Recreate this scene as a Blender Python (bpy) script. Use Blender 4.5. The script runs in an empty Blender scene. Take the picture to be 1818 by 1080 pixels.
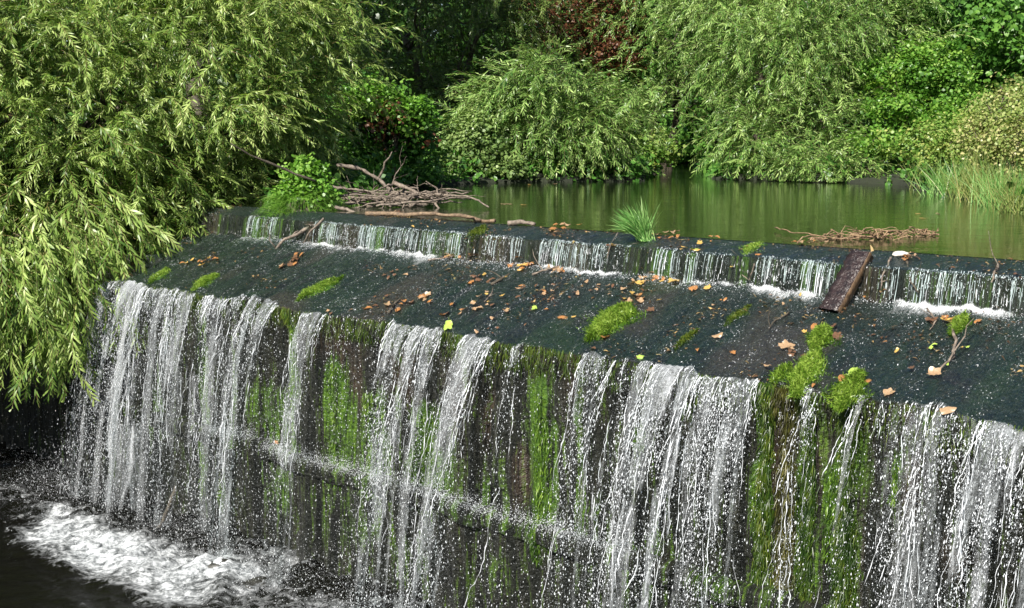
import bpy, math
import numpy as np
R = np.random.RandomState(7)
rad = math.radians
scene = bpy.context.scene
COL = scene.collection

# ------------------------------------------------------------------ camera model
CAMZ = 3.05; FPX = 2100.0; PITCH = rad(8.13)
POND, FALLTOP, FOOT, LIP, LEDGE = 2.42, 2.363, 2.19, 1.85, 0.75
cp, sp = math.cos(PITCH), math.sin(PITCH)

def ray(u, v):
    a = (u - 909) / FPX; b = (540 - v) / FPX
    return np.array([a, cp + b * sp, -sp + b * cp])

def at_z(u, v, z):
    d = ray(u, v); k = (z - CAMZ) / d[2]
    return np.array([0, 0, CAMZ]) + d * k

def at_y(u, v, y):
    d = ray(u, v); return np.array([0, 0, CAMZ]) + d * (y / d[1])

def project(P):
    P = np.asarray(P, float); x = P[..., 0]; y = P[..., 1]; z = P[..., 2] - CAMZ
    f = y * cp - z * sp; up = y * sp + z * cp
    return 909 + FPX * x / f, 540 - FPX * up / f

# weir frame: s runs along the crest (left and away), t runs downstream
_a = at_z(1700, 453.5, POND); _b = at_z(640, 380, POND)
W = (_b - _a)[:2]; W = W / np.linalg.norm(W)
Pv = np.array([-W[1], W[0]])
if Pv[1] > 0: Pv = -Pv
O = at_z(1150, 416, POND)[:2]

def plan(s, t):
    s = np.asarray(s, float); t = np.asarray(t, float)
    return O[0] + s * W[0] + t * Pv[0], O[1] + s * W[1] + t * Pv[1]

def st(x, y):
    dx = x - O[0]; dy = y - O[1]
    return dx * W[0] + dy * W[1], dx * Pv[0] + dy * Pv[1]

# ------------------------------------------------------------------ noise
_tab = np.random.RandomState(3).rand(4096)
def _h(i, j, k=0):
    return _tab[(i * 374761393 + j * 668265263 + k * 2147483 + 12345) % 4093]
def vn(x, y, k=0):
    x = np.asarray(x, float); y = np.asarray(y, float)
    x, y = np.broadcast_arrays(x, y)
    i = np.floor(x).astype(np.int64); j = np.floor(y).astype(np.int64)
    fx = x - i; fy = y - j
    fx = fx * fx * (3 - 2 * fx); fy = fy * fy * (3 - 2 * fy)
    a = _h(i, j, k); b = _h(i + 1, j, k); c = _h(i, j + 1, k); d = _h(i + 1, j + 1, k)
    return (a * (1 - fx) + b * fx) * (1 - fy) + (c * (1 - fx) + d * fx) * fy * 1.0
def fbm(x, y, o=4, k=0):
    r = 0; a = .5; tot = 0
    for q in range(o):
        r = r + a * (vn(np.asarray(x) * 2 ** q + 17.3 * q, np.asarray(y) * 2 ** q + 9.1 * q, k + q) - .5) * 2
        tot += a; a *= .5
    return r / tot
def sstep(a, b, x):
    x = np.clip((np.asarray(x, float) - a) / (b - a), 0, 1); return x * x * (3 - 2 * x)

# ------------------------------------------------------------------ mesh helpers
def link(o, parent=None):
    COL.objects.link(o)
    if parent is not None: o.parent = parent
    return o

def tmesh(name, V, F, mat=None, parent=None, attrs=None, smooth=False, origin=None, uv=None):
    """V (n,3) world coordinates, F (m,3) or (m,4)"""
    V = np.asarray(V, np.float64); F = np.asarray(F, np.int32)
    if origin is not None: V = V - np.asarray(origin)
    k = F.shape[1]
    me = bpy.data.meshes.new(name)
    me.vertices.add(len(V)); me.vertices.foreach_set('co', V.astype(np.float32).ravel())
    me.loops.add(F.size); me.loops.foreach_set('vertex_index', F.ravel())
    me.polygons.add(len(F)); me.polygons.foreach_set('loop_start', np.arange(0, F.size, k, dtype=np.int32))
    try: me.polygons.foreach_set('loop_total', np.full(len(F), k, np.int32))
    except Exception: pass
    if smooth: me.polygons.foreach_set('use_smooth', np.ones(len(F), bool))
    if attrs:
        for an, av in attrs.items():
            at = me.attributes.new(an, 'FLOAT', 'POINT'); at.data.foreach_set('value', np.asarray(av, np.float32))
    if uv is not None:
        l = me.uv_layers.new(name='UVMap'); l.data.foreach_set('uv', np.asarray(uv, np.float32)[F.ravel()].ravel())
    me.update(calc_edges=True)
    if mat: me.materials.append(mat)
    o = bpy.data.objects.new(name, me)
    if origin is not None and parent is None: o.location = origin
    return link(o, parent)

def empty(name, loc):
    o = bpy.data.objects.new(name, None); o.empty_display_size = .2; o.location = loc
    return link(o)

def tag(o, label=None, cat=None, group=None, kind=None):
    if label: o['label'] = label
    if cat: o['category'] = cat
    if group: o['group'] = group
    if kind: o['kind'] = kind
    return o

class Acc:
    def __init__(s): s.V = []; s.F = []; s.A = []; s.n = 0
    def add(s, V, F, A=None):
        V = np.asarray(V, float)
        if len(V) == 0: return
        s.V.append(V); s.F.append(np.asarray(F) + s.n)
        s.A.append(np.zeros(len(V)) if A is None else np.broadcast_to(A, (len(V),)))
        s.n += len(V)
    def out(s): return np.concatenate(s.V), np.concatenate(s.F), np.concatenate(s.A)
    def build(s, name, mat, parent=None, origin=None, smooth=False):
        V, F, A = s.out()
        if parent is not None: origin = np.array(parent.location)
        return tmesh(name, V, F, mat, parent, {'rnd': A}, smooth, origin)

def inst(acc, proto, M, T, A=None):
    Vp, Fp, Ap = proto; n = len(T)
    V = np.einsum('nij,vj->nvi', M, Vp) + T[:, None, :]
    F = Fp[None] + (np.arange(n) * len(Vp))[:, None, None]
    a = np.broadcast_to(Ap[None], (n, len(Vp))).copy()
    if A is not None: a = np.where(a < -.5, a, np.clip(a + A[:, None], 0, 1))
    acc.add(V.reshape(-1, 3), F.reshape(-1, Fp.shape[1]), a.ravel())

def tube(path, rad_, sides=6, cap=True):
    P = np.asarray(path, float); n = len(P)
    r = np.broadcast_to(np.asarray(rad_, float), (n,))
    T = np.gradient(P, axis=0); T /= np.linalg.norm(T, axis=1)[:, None] + 1e-9
    up = np.tile([0., 0, 1], (n, 1)); up[np.abs(T[:, 2]) > .95] = [1, 0, 0]
    A = np.cross(T, up); A /= np.linalg.norm(A, axis=1)[:, None] + 1e-9
    B = np.cross(A, T)
    for i in range(1, n):
        if np.dot(A[i], A[i - 1]) < 0: A[i] *= -1; B[i] *= -1
    an = np.linspace(0, 2 * math.pi, sides, endpoint=False)
    V = P[:, None] + r[:, None, None] * (np.cos(an)[None, :, None] * A[:, None] + np.sin(an)[None, :, None] * B[:, None])
    V = V.reshape(-1, 3)
    i = np.arange(n - 1)[:, None] * sides; j = np.arange(sides)[None]; j2 = (j + 1) % sides
    a = i + j; b = i + j2; c = i + sides + j2; d = i + sides + j
    F = np.concatenate([np.stack([a, b, c], -1).reshape(-1, 3), np.stack([a, c, d], -1).reshape(-1, 3)])
    if cap:
        V = np.vstack([V, P[:1], P[-1:]]); k = n * sides
        jj = np.arange(sides); F = np.vstack([F, np.stack([jj, (jj + 1) % sides, np.full(sides, k)], -1)[:, ::-1],
            np.stack([jj + (n - 1) * sides, (jj + 1) % sides + (n - 1) * sides, np.full(sides, k + 1)], -1)])
    return V, F

def wob(a, b, n, amp, rs, sag=0):
    a = np.asarray(a, float); b = np.asarray(b, float)
    q = np.linspace(0, 1, n)[:, None]; P = a + (b - a) * q
    L = np.linalg.norm(b - a)
    off = np.cumsum(rs.randn(n, 3), 0); off -= off[:1] * (1 - q) + off[-1:] * q
    P = P + off * amp * L / math.sqrt(n) ; P[:, 2] -= sag * np.sin(math.pi * q[:, 0])
    return P

def grid_faces(n, m):
    i = np.arange(n - 1)[:, None] * m; j = np.arange(m - 1)[None]
    a = i + j
    return np.stack([a, a + 1, a + m + 1, a + m], -1).reshape(-1, 4)

def rotz(a):
    c, s = np.cos(a), np.sin(a); z = np.zeros_like(a); o = np.ones_like(a)
    return np.stack([np.stack([c, -s, z], -1), np.stack([s, c, z], -1), np.stack([z, z, o], -1)], -2)

def frames(D, N):
    """matrices whose columns are D (x), NxD (y), N' (z)"""
    D = D / (np.linalg.norm(D, axis=-1, keepdims=True) + 1e-9)
    Y = np.cross(N, D); Y /= np.linalg.norm(Y, axis=-1, keepdims=True) + 1e-9
    Z = np.cross(D, Y)
    return np.stack([D, Y, Z], -1)

# ------------------------------------------------------------------ materials
def newmat(name):
    m = bpy.data.materials.new(name); m.use_nodes = True
    nt = m.node_tree; nt.nodes.clear()
    return m, nt
def nd(nt, typ, props=None, **inp):
    n = nt.nodes.new(typ)
    for k, v in (props or {}).items(): setattr(n, k, v)
    for k, v in inp.items():
        k2 = k.replace('_', ' ')
        if k.startswith('i') and k[1:].isdigit(): s = n.inputs[int(k[1:])]
        else: s = n.inputs[k2]
        if isinstance(v, bpy.types.NodeSocket): nt.links.new(v, s)
        else:
            if isinstance(v, (tuple, list)) and len(v) == 3 and s.type == 'RGBA': v = (*v, 1)
            s.default_value = v
    return n
def ramp(nt, fac, stops, interp='LINEAR'):
    n = nt.nodes.new('ShaderNodeValToRGB'); nt.links.new(fac, n.inputs[0])
    cr = n.color_ramp; cr.interpolation = interp
    while len(cr.elements) < len(stops): cr.elements.new(.5)
    for e, (p, c) in zip(cr.elements, stops):
        e.position = p; e.color = (*c, 1) if len(c) == 3 else c
    return n.outputs[0]
def mixc(nt, f, a, b, mode='MIX'):
    n = nt.nodes.new('ShaderNodeMix'); n.data_type = 'RGBA'; n.blend_type = mode
    for s, v in ((n.inputs[0], f), (n.inputs[6], a), (n.inputs[7], b)):
        if isinstance(v, bpy.types.NodeSocket): nt.links.new(v, s)
        else: s.default_value = (*v, 1) if isinstance(v, (tuple, list)) and len(v) == 3 else v
    return n.outputs[2]
def math_(nt, op, a, b=0., c=0., clamp=False):
    n = nt.nodes.new('ShaderNodeMath'); n.operation = op; n.use_clamp = clamp
    for s, v in zip(n.inputs, (a, b, c)):
        if isinstance(v, bpy.types.NodeSocket): nt.links.new(v, s)
        else: s.default_value = v
    return n.outputs[0]
def out(nt, sh, disp=None):
    o = nt.nodes.new('ShaderNodeOutputMaterial'); nt.links.new(sh, o.inputs[0])
def attr(nt, name): return nd(nt, 'ShaderNodeAttribute', {'attribute_name': name}).outputs['Fac']
def noise(nt, vec, scale, detail=3, rough=.55, dist=0):
    return nd(nt, 'ShaderNodeTexNoise', {}, Vector=vec, Scale=scale, Detail=detail, Roughness=rough, Distortion=dist).outputs['Fac']
def mapping(nt, vec, scale=(1, 1, 1)):
    return nd(nt, 'ShaderNodeMapping', {}, Vector=vec, Scale=scale).outputs[0]
def bump(nt, h, st_=.5, d=.01):
    return nd(nt, 'ShaderNodeBump', {}, Height=h, Strength=st_, Distance=d).outputs[0]

def leafmat(name, c0, c1, c2, twig=(.10, .075, .04), trans=.3, rough=.38, tint=1.15):
    m, nt = newmat(name)
    a = attr(nt, 'rnd')
    pos = nd(nt, 'ShaderNodeNewGeometry').outputs['Position']
    big = noise(nt, pos, 1.3, 2)
    k = math_(nt, 'ADD', a, math_(nt, 'MULTIPLY', math_(nt, 'SUBTRACT', big, .5), .7))
    col = ramp(nt, k, [(0, c0), (.5, c1), (1, c2)])
    isl = math_(nt, 'GREATER_THAN', a, -.5)
    col = mixc(nt, isl, twig, col)
    tc = mixc(nt, 1., col, (tint, tint * 1.1, tint * .55), 'MULTIPLY')
    p = nd(nt, 'ShaderNodeBsdfPrincipled', {}, Base_Color=col, Roughness=rough)
    p.inputs['Specular IOR Level'].default_value = .36
    t = nd(nt, 'ShaderNodeBsdfTranslucent', {}, Color=tc)
    f = math_(nt, 'MULTIPLY', isl, trans)
    mx = nd(nt, 'ShaderNodeMixShader', {}, i0=f, i1=p.outputs[0], i2=t.outputs[0])
    out(nt, mx.outputs[0]); return m

M = {}
M['willow'] = leafmat('willow_leaf', (.035, .095, .012), (.20, .30, .062), (.46, .56, .20), (.16, .12, .05), .32)
M['willow_far'] = leafmat('willow_leaf_far', (.024, .08, .012), (.15, .27, .055), (.40, .53, .18), (.10, .075, .04), .28)
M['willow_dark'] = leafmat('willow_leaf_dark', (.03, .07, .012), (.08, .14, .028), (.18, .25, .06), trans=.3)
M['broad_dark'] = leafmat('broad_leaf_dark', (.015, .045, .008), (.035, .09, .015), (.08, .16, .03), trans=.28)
M['broad_mid'] = leafmat('broad_leaf_mid', (.04, .12, .02), (.09, .22, .035), (.18, .33, .06), trans=.36)
M['maple'] = leafmat('maple_leaf', (.03, .10, .012), (.12, .27, .035), (.30, .44, .09), trans=.4)
M['litter'] = leafmat('leaf_scrap', (.04, .02, .01), (.15, .08, .04), (.45, .33, .14), trans=.1)
M['ivy'] = leafmat('ivy_leaf', (.02, .07, .012), (.06, .17, .025), (.15, .3, .05), trans=.3)
M['redleaf'] = leafmat('copper_leaf', (.06, .025, .012), (.13, .05, .025), (.18, .10, .04), trans=.3, tint=1.0)
M['alder'] = leafmat('round_leaf', (.06, .12, .03), (.14, .22, .06), (.26, .34, .12), trans=.3)
M['yellowgreen'] = leafmat('yellow_green_leaf', (.06, .14, .02), (.16, .28, .05), (.38, .40, .12), trans=.35)
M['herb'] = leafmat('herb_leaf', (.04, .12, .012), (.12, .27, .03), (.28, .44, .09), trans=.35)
M['pink'] = leafmat('seedy_shrub', (.09, .16, .035), (.24, .31, .08), (.46, .41, .20), trans=.3)
M['grass'] = leafmat('grass_blade', (.05, .16, .03), (.16, .36, .09), (.40, .58, .22), trans=.35, rough=.35)
M['grassdry'] = leafmat('bank_grass', (.10, .18, .04), (.22, .30, .08), (.42, .38, .16), trans=.35)
M['moss'] = leafmat('moss_blade', (.02, .055, .004), (.12, .23, .02), (.32, .44, .08), trans=.3)
M['mossdark'] = leafmat('moss_hanging', (.018, .045, .006), (.055, .10, .010), (.15, .18, .025), trans=.2)
M['mossbrown'] = leafmat('moss_brown', (.022, .02, .006), (.065, .07, .014), (.15, .13, .03), trans=.15)

def woodmat(name, c0, c1, scale=30, rough=.7):
    m, nt = newmat(name)
    tc = nd(nt, 'ShaderNodeNewGeometry').outputs['Position']
    n1 = noise(nt, tc, scale, 5, .7)
    col = ramp(nt, n1, [(.3, c0), (.7, c1)])
    p = nd(nt, 'ShaderNodeBsdfPrincipled', {}, Base_Color=col, Roughness=rough, Normal=bump(nt, noise(nt, tc, scale * 3, 4), .8, .01))
    out(nt, p.outputs[0]); return m
M['bark'] = woodmat('bark', (.03, .024, .016), (.10, .08, .055))
M['driftwood'] = woodmat('driftwood', (.035, .026, .020), (.26, .21, .165))
M['logbrown'] = woodmat('log_brown', (.05, .032, .02), (.26, .18, .11))
M['reedroot'] = woodmat('root_reed', (.10, .055, .03), (.34, .23, .13))
M['plank'] = woodmat('wet_plank', (.008, .006, .007), (.040, .026, .024), 22, .25)
M['plankedge'] = woodmat('plank_edge', (.035, .02, .010), (.15, .09, .045), 25, .5)
M['rock'] = woodmat('wet_rock', (.008, .008, .007), (.04, .04, .032), 14, .5)
M['foamplastic'] = woodmat('pale_lump', (.40, .36, .30), (.75, .72, .66), 30, .5)

def leafcol(name, c, c2):
    m, nt = newmat(name)
    pos = nd(nt, 'ShaderNodeTexCoord').outputs['Object']
    col = mixc(nt, ramp(nt, noise(nt, pos, 28, 4, .6), [(.4, (0, 0, 0)), (.62, (1, 1, 1))]), c, c2)
    p = nd(nt, 'ShaderNodeBsdfPrincipled', {}, Base_Color=col, Roughness=.35)
    t = nd(nt, 'ShaderNodeBsdfTranslucent', {}, Color=col)
    out(nt, nd(nt, 'ShaderNodeMixShader', {}, i0=.2, i1=p.outputs[0], i2=t.outputs[0]).outputs[0]); return m
LEAFC = [('yellow', leafcol('leaf_yellow', (.55, .38, .10), (.34, .21, .07))),
         ('orange', leafcol('leaf_orange', (.42, .20, .07), (.24, .11, .04))),
         ('tan', leafcol('leaf_tan', (.42, .29, .17), (.26, .16, .09))),
         ('brown', leafcol('leaf_brown', (.17, .09, .05), (.09, .05, .03))),
         ('lime green', leafcol('leaf_lime', (.38, .52, .09), (.28, .40, .08)))]

# stone of the weir: UV = (s, length down the profile) in metres; attributes moss / brown / black
def stonemat():
    m, nt = newmat('wet_stone')
    uv = nd(nt, 'ShaderNodeTexCoord').outputs['UV']
    a_m = attr(nt, 'moss'); a_b = attr(nt, 'brown'); a_k = attr(nt, 'black'); wl = attr(nt, 'wall')
    vfine = mapping(nt, uv, (70, 2.2, 1)); vmid = mapping(nt, uv, (16, 1.6, 1)); vb = mapping(nt, uv, (2.2, 1.2, 1))
    nf = noise(nt, vfine, 1, 4, .6, .3); nm = noise(nt, vmid, 1, 4, .6, .5); nb = noise(nt, vb, 1, 3)
    iso = noise(nt, uv, 45, 5, .65)
    # wall colours
    base = ramp(nt, nm, [(.30, (.002, .003, .002)), (.46, (.008, .010, .006)), (.60, (.022, .021, .013)), (.80, (.06, .058, .04))])
    brown = ramp(nt, nf, [(.35, (.012, .008, .005)), (.7, (.10, .06, .04))])
    base = mixc(nt, math_(nt, 'MULTIPLY', a_b, ramp(nt, nm, [(.3, (0, 0, 0)), (.55, (1, 1, 1))])), base, brown)
    mossc = ramp(nt, math_(nt, 'ADD', math_(nt, 'MULTIPLY', nf, .6), math_(nt, 'MULTIPLY', iso, .4)), [(.32, (.008, .02, .002)), (.48, (.045, .11, .008)), (.6, (.11, .21, .012)), (.75, (.22, .33, .03))])
    mk = math_(nt, 'ADD', math_(nt, 'MULTIPLY', a_m, .62), math_(nt, 'MULTIPLY', math_(nt, 'SUBTRACT', nm, .545), 2.6))
    mk = math_(nt, 'ADD', mk, math_(nt, 'MULTIPLY', math_(nt, 'SUBTRACT', nf, .5), 1.6))
    mk = ramp(nt, math_(nt, 'ADD', mk, math_(nt, 'MULTIPLY', math_(nt, 'SUBTRACT', iso, .5), .9)), [(.10, (0, 0, 0)), (.6, (1, 1, 1))])
    cw = mixc(nt, mk, base, mossc)
    # pits: dark streaks
    cw = mixc(nt, ramp(nt, math_(nt, 'ADD', nf, a_k), [(.62, (0, 0, 0)), (.85, (1, 1, 1))]), cw, (.005, .006, .005))
    # apron colours (flow-aligned algae)
    va = mapping(nt, uv, (7, 2.0, 1)); na = noise(nt, va, 1, 5, .6, .8)
    ap = ramp(nt, na, [(.30, (.003, .004, .007)), (.42, (.010, .011, .016)), (.50, (.005, .016, .012)), (.60, (.010, .032, .016)), (.72, (.028, .040, .024)), (.8, (.022, .019, .02))])
    patch = noise(nt, mapping(nt, uv, (2.6, 1.5, 1)), 1, 4, .65, 1.2)
    ap = mixc(nt, ramp(nt, patch, [(.40, (0, 0, 0)), (.50, (.85, .85, .85)), (.60, (.85, .85, .85)), (.68, (0, 0, 0))]), ap, mixc(nt, na, (.002, .006, .005), (.014, .034, .020)))
    ap = mixc(nt, ramp(nt, patch, [(.66, (0, 0, 0)), (.74, (.8, .8, .8))]), ap, mixc(nt, na, (.010, .008, .008), (.06, .045, .035)))
    ap = mixc(nt, ramp(nt, patch, [(.26, (.9, .9, .9)), (.36, (0, 0, 0))]), ap, mixc(nt, na, (.006, .010, .003), (.045, .065, .018)))
    ap = mixc(nt, a_b, ap, (.06, .042, .035)); ap = mixc(nt, math_(nt, 'MULTIPLY', a_m, .8), ap, (.022, .05, .014))
    ap = mixc(nt, ramp(nt, iso, [(.5, (0, 0, 0)), (.75, (.7, .7, .7))]), ap, (.07, .075, .06))
    col = mixc(nt, wl, ap, cw)
    h = math_(nt, 'ADD', math_(nt, 'MULTIPLY', nf, 1.0), math_(nt, 'MULTIPLY', iso, .7))
    p = nd(nt, 'ShaderNodeBsdfPrincipled', {}, Base_Color=col, Roughness=.45, Normal=bump(nt, math_(nt, 'ADD', h, math_(nt, 'MULTIPLY', noise(nt, mapping(nt, uv, (26, 14, 1)), 1, 4, .7), 1.6)), 1., .045))
    out(nt, p.outputs[0]); return m
M['stone'] = stonemat()

def filmmat():
    m, nt = newmat('flowing_water')
    uv = nd(nt, 'ShaderNodeTexCoord').outputs['UV']
    foam = attr(nt, 'foam')
    n1 = noise(nt, mapping(nt, uv, (28, 7, 1)), 1, 5, .65, .6)
    n2 = noise(nt, mapping(nt, uv, (110, 45, 1)), 1, 4, .7, .5)
    nrm = bump(nt, math_(nt, 'ADD', n1, math_(nt, 'MULTIPLY', n2, .6)), 1., .026)
    g = nd(nt, 'ShaderNodeBsdfGlossy', {}, Color=(.9, .93, .95), Roughness=.10, Normal=nrm)
    tr = nd(nt, 'ShaderNodeBsdfTransparent', {}, Color=(.80, .86, .84))
    fr = nd(nt, 'ShaderNodeFresnel', {}, IOR=1.36, Normal=nrm).outputs[0]
    fr = math_(nt, 'MULTIPLY', fr, .20)
    w = nd(nt, 'ShaderNodeMixShader', {}, i0=fr, i1=tr.outputs[0], i2=g.outputs[0])
    d = nd(nt, 'ShaderNodeBsdfPrincipled', {}, Base_Color=(.84, .87, .9), Roughness=.4, Normal=nrm)
    k = math_(nt, 'ADD', math_(nt, 'MULTIPLY', n2, .9), math_(nt, 'MULTIPLY', n1, .6))
    k = math_(nt, 'ADD', math_(nt, 'SUBTRACT', k, 1.22), math_(nt, 'MULTIPLY', foam, 1.0))
    f = ramp(nt, k, [(0, (0, 0, 0)), (.2, (.25, .25, .25)), (.5, (.9, .9, .9))])
    n3 = noise(nt, mapping(nt, uv, (150, 95, 1)), 1, 2, .5, .3)
    n4 = noise(nt, mapping(nt, uv, (9, 5, 1)), 1, 3, .6)
    bub = ramp(nt, math_(nt, 'ADD', n3, math_(nt, 'MULTIPLY', math_(nt, 'SUBTRACT', n4, .5), .35)), [(.68, (0, 0, 0)), (.74, (.8, .8, .8))])
    f = math_(nt, 'MAXIMUM', f, bub)
    mx = nd(nt, 'ShaderNodeMixShader', {}, i0=f, i1=w.outputs[0], i2=d.outputs[0])
    out(nt, mx.outputs[0]); return m
M['film'] = filmmat()

def sheetmat():
    """falling sheet of water; UV = (metres across, metres down), attribute thick"""
    m, nt = newmat('falling_water')
    uv = nd(nt, 'ShaderNodeTexCoord').outputs['UV']; th = attr(nt, 'thick')
    n1 = noise(nt, mapping(nt, uv, (55, 5, 1)), 1, 4, .6, .7)
    n2 = noise(nt, mapping(nt, uv, (95, 34, 1)), 1, 5, .72, 1.6)
    k = math_(nt, 'ADD', math_(nt, 'MULTIPLY', n1, .9), math_(nt, 'MULTIPLY', n2, 1.5))
    k = math_(nt, 'ADD', k, math_(nt, 'SUBTRACT', math_(nt, 'MULTIPLY', th, .55), 1.22))
    f = ramp(nt, k, [(0, (0, 0, 0)), (.12, (.18, .18, .18)), (.36, (.34, .34, .34)), (.48, (.95, .95, .95))])
    nrm = bump(nt, math_(nt, 'ADD', n1, n2), 1., .02)
    p = nd(nt, 'ShaderNodeBsdfPrincipled', {}, Base_Color=(.60, .63, .66), Roughness=.15, Normal=nrm)
    tl = nd(nt, 'ShaderNodeBsdfTranslucent', {}, Color=(.55, .58, .6))
    w = nd(nt, 'ShaderNodeMixShader', {}, i0=.3, i1=p.outputs[0], i2=tl.outputs[0])
    tr = nd(nt, 'ShaderNodeBsdfTransparent', {}, Color=(.97, .98, .98))
    mx = nd(nt, 'ShaderNodeMixShader', {}, i0=f, i1=tr.outputs[0], i2=w.outputs[0])
    out(nt, mx.outputs[0]); return m
M['sheet'] = sheetmat()
def simple(name, c, rough=.3, trans=0.):
    m, nt = newmat(name)
    p = nd(nt, 'ShaderNodeBsdfPrincipled', {}, Base_Color=c, Roughness=rough)
    if trans:
        t = nd(nt, 'ShaderNodeBsdfTransparent', {})
        out(nt, nd(nt, 'ShaderNodeMixShader', {}, i0=trans, i1=p.outputs[0], i2=t.outputs[0]).outputs[0])
    else: out(nt, p.outputs[0])
    return m
M['white'] = simple('white_water', (.72, .75, .79), .12, .12)
M['mist'] = simple('fine_spray', (.85, .88, .93), .5)

def pondmat():
    m, nt = newmat('pond_water')
    pos = nd(nt, 'ShaderNodeNewGeometry').outputs['Position']
    n = noise(nt, mapping(nt, pos, (1.6, 3.2, 1)), 1, 4, .6, .8)
    n2 = noise(nt, mapping(nt, pos, (9, 22, 1)), 1, 3, .6)
    h = math_(nt, 'ADD', n, math_(nt, 'MULTIPLY', n2, .22))
    mud = ramp(nt, noise(nt, pos, .5, 3), [(.3, (.006, .011, .004)), (.7, (.014, .024, .007))])
    p = nd(nt, 'ShaderNodeBsdfPrincipled', {}, Base_Color=mud, Roughness=.03, IOR=1.38, Normal=bump(nt, h, .16, .03))
    out(nt, p.outputs[0]); return m
M['pond'] = pondmat()
def poolmat():
    m, nt = newmat('pool_water')
    pos = nd(nt, 'ShaderNodeNewGeometry').outputs['Position']; foam = attr(nt, 'foam')
    n1 = noise(nt, mapping(nt, pos, (7, 9, 7)), 1, 6, .68, 1.0)
    n2 = noise(nt, pos, 34, 4, .7, .6)
    k = math_(nt, 'ADD', math_(nt, 'ADD', math_(nt, 'MULTIPLY', n1, 1.1), math_(nt, 'MULTIPLY', n2, .5)), math_(nt, 'SUBTRACT', foam, 1.3))
    f = ramp(nt, k, [(0, (0, 0, 0)), (.2, (.22, .22, .22)), (.6, (1, 1, 1))])
    nrm = bump(nt, math_(nt, 'ADD', n1, math_(nt, 'MULTIPLY', n2, .6)), 1., .05)
    a = nd(nt, 'ShaderNodeBsdfPrincipled', {}, Base_Color=(.004, .004, .003), Roughness=.06, IOR=1.33, Normal=bump(nt, n1, .5, .03))
    a.inputs['Specular IOR Level'].default_value = .35
    b = nd(nt, 'ShaderNodeBsdfPrincipled', {}, Base_Color=mixc(nt, ramp(nt, math_(nt, 'ADD', math_(nt, 'MULTIPLY', n1, .5), math_(nt, 'MULTIPLY', n2, .5)), [(.38, (0, 0, 0)), (.6, (1, 1, 1))]), (.26, .29, .31), (.80, .83, .86)), Roughness=.95, Normal=bump(nt, n2, .6, .02))
    b.inputs['Specular IOR Level'].default_value = .1
    out(nt, nd(nt, 'ShaderNodeMixShader', {}, i0=f, i1=a.outputs[0], i2=b.outputs[0]).outputs[0]); return m
M['pool'] = poolmat()
def soilmat():
    m, nt = newmat('bank_soil')
    pos = nd(nt, 'ShaderNodeNewGeometry').outputs['Position']
    col = ramp(nt, noise(nt, pos, 3, 6, .7), [(.3, (.006, .008, .004)), (.55, (.014, .02, .007)), (.8, (.03, .025, .015))])
    p = nd(nt, 'ShaderNodeBsdfPrincipled', {}, Base_Color=col, Roughness=.9, Normal=bump(nt, noise(nt, pos, 20, 5), .8, .05))
    out(nt, p.outputs[0]); return m
M['soil'] = soilmat()

# ------------------------------------------------------------------ weir surfaces
S0, S1 = -4.6, 8.6
def lip_t(s):
    return 1.21 + .05 * fbm(s * 1.1, s * 0, 2, 5) + .026 * fbm(s * 7, s * 0, 3, 8) + .03 * (vn(np.floor(s / .37) * 1.0, s * 0, 9) - .5)
def soff(s): return .022 * fbm(s * 3.1, s * 0, 2, 21) + .010 * fbm(s * 15, s * 0, 2, 22)
def top_z(s, t):
    s = np.asarray(s, float); t = np.asarray(t, float)
    t = t - soff(s) * sstep(0, .25, t)
    c = POND - .004 - (POND - FALLTOP) * np.clip(t / .3, 0, 1) ** 1.5
    k = sstep(.295, .335, t)
    apr = FOOT - (FOOT - LIP) * np.clip((t - .33) / .88, -.2, 1.4)
    z = c * (1 - k) + apr * k
    d = .018 * fbm(s * 3.2, t * 1.6, 3, 1) + .014 * fbm(s * 14, t * 5, 3, 2) + .016 * fbm(s * 26, t * 15, 3, 4)
    z = z + d * np.clip(sstep(-.01, .12, t) * (.35 + .65 * k), 0, 1)
    return np.where(t < 0, POND - .004 - .25 * np.clip(-t, 0, 1), z)
def wall_t(s, z):
    L = lip_t(s); d = LIP - z
    k = sstep(.0, .06, d)
    rel = .040 * fbm(s * 9, z * .7, 3, 11) + .026 * fbm(s * 28, z * 1.2, 2, 12) + .035 * fbm(s * 1.7, z * 1.2, 2, 14)
    blk = (vn(np.floor(s / .27 + .5 * (np.floor(z / .24) % 2)), np.floor(z / .24), 19) - .5) * .035
    rec = -.05 * sstep(.02, .18, d) + .05 * sstep(.16, .0, z - LEDGE + .06)
    return L + k * (rel + blk + rec)

_ss = np.linspace(S0, S1, 900)
_x, _y = plan(_ss, lip_t(_ss)); _lu, _ = project(np.stack([_x, _y, np.full_like(_x, LIP)], -1))
def s_lip(u): return float(np.interp(-u, -_lu[::1], _ss)) if _lu[0] > _lu[-1] else float(np.interp(u, _lu, _ss))
_x2, _y2 = plan(_ss, .3); _cu, _ = project(np.stack([_x2, _y2, np.full_like(_x2, FALLTOP)], -1))
def s_top(u): return float(np.interp(-u, -_cu, _ss))

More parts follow.
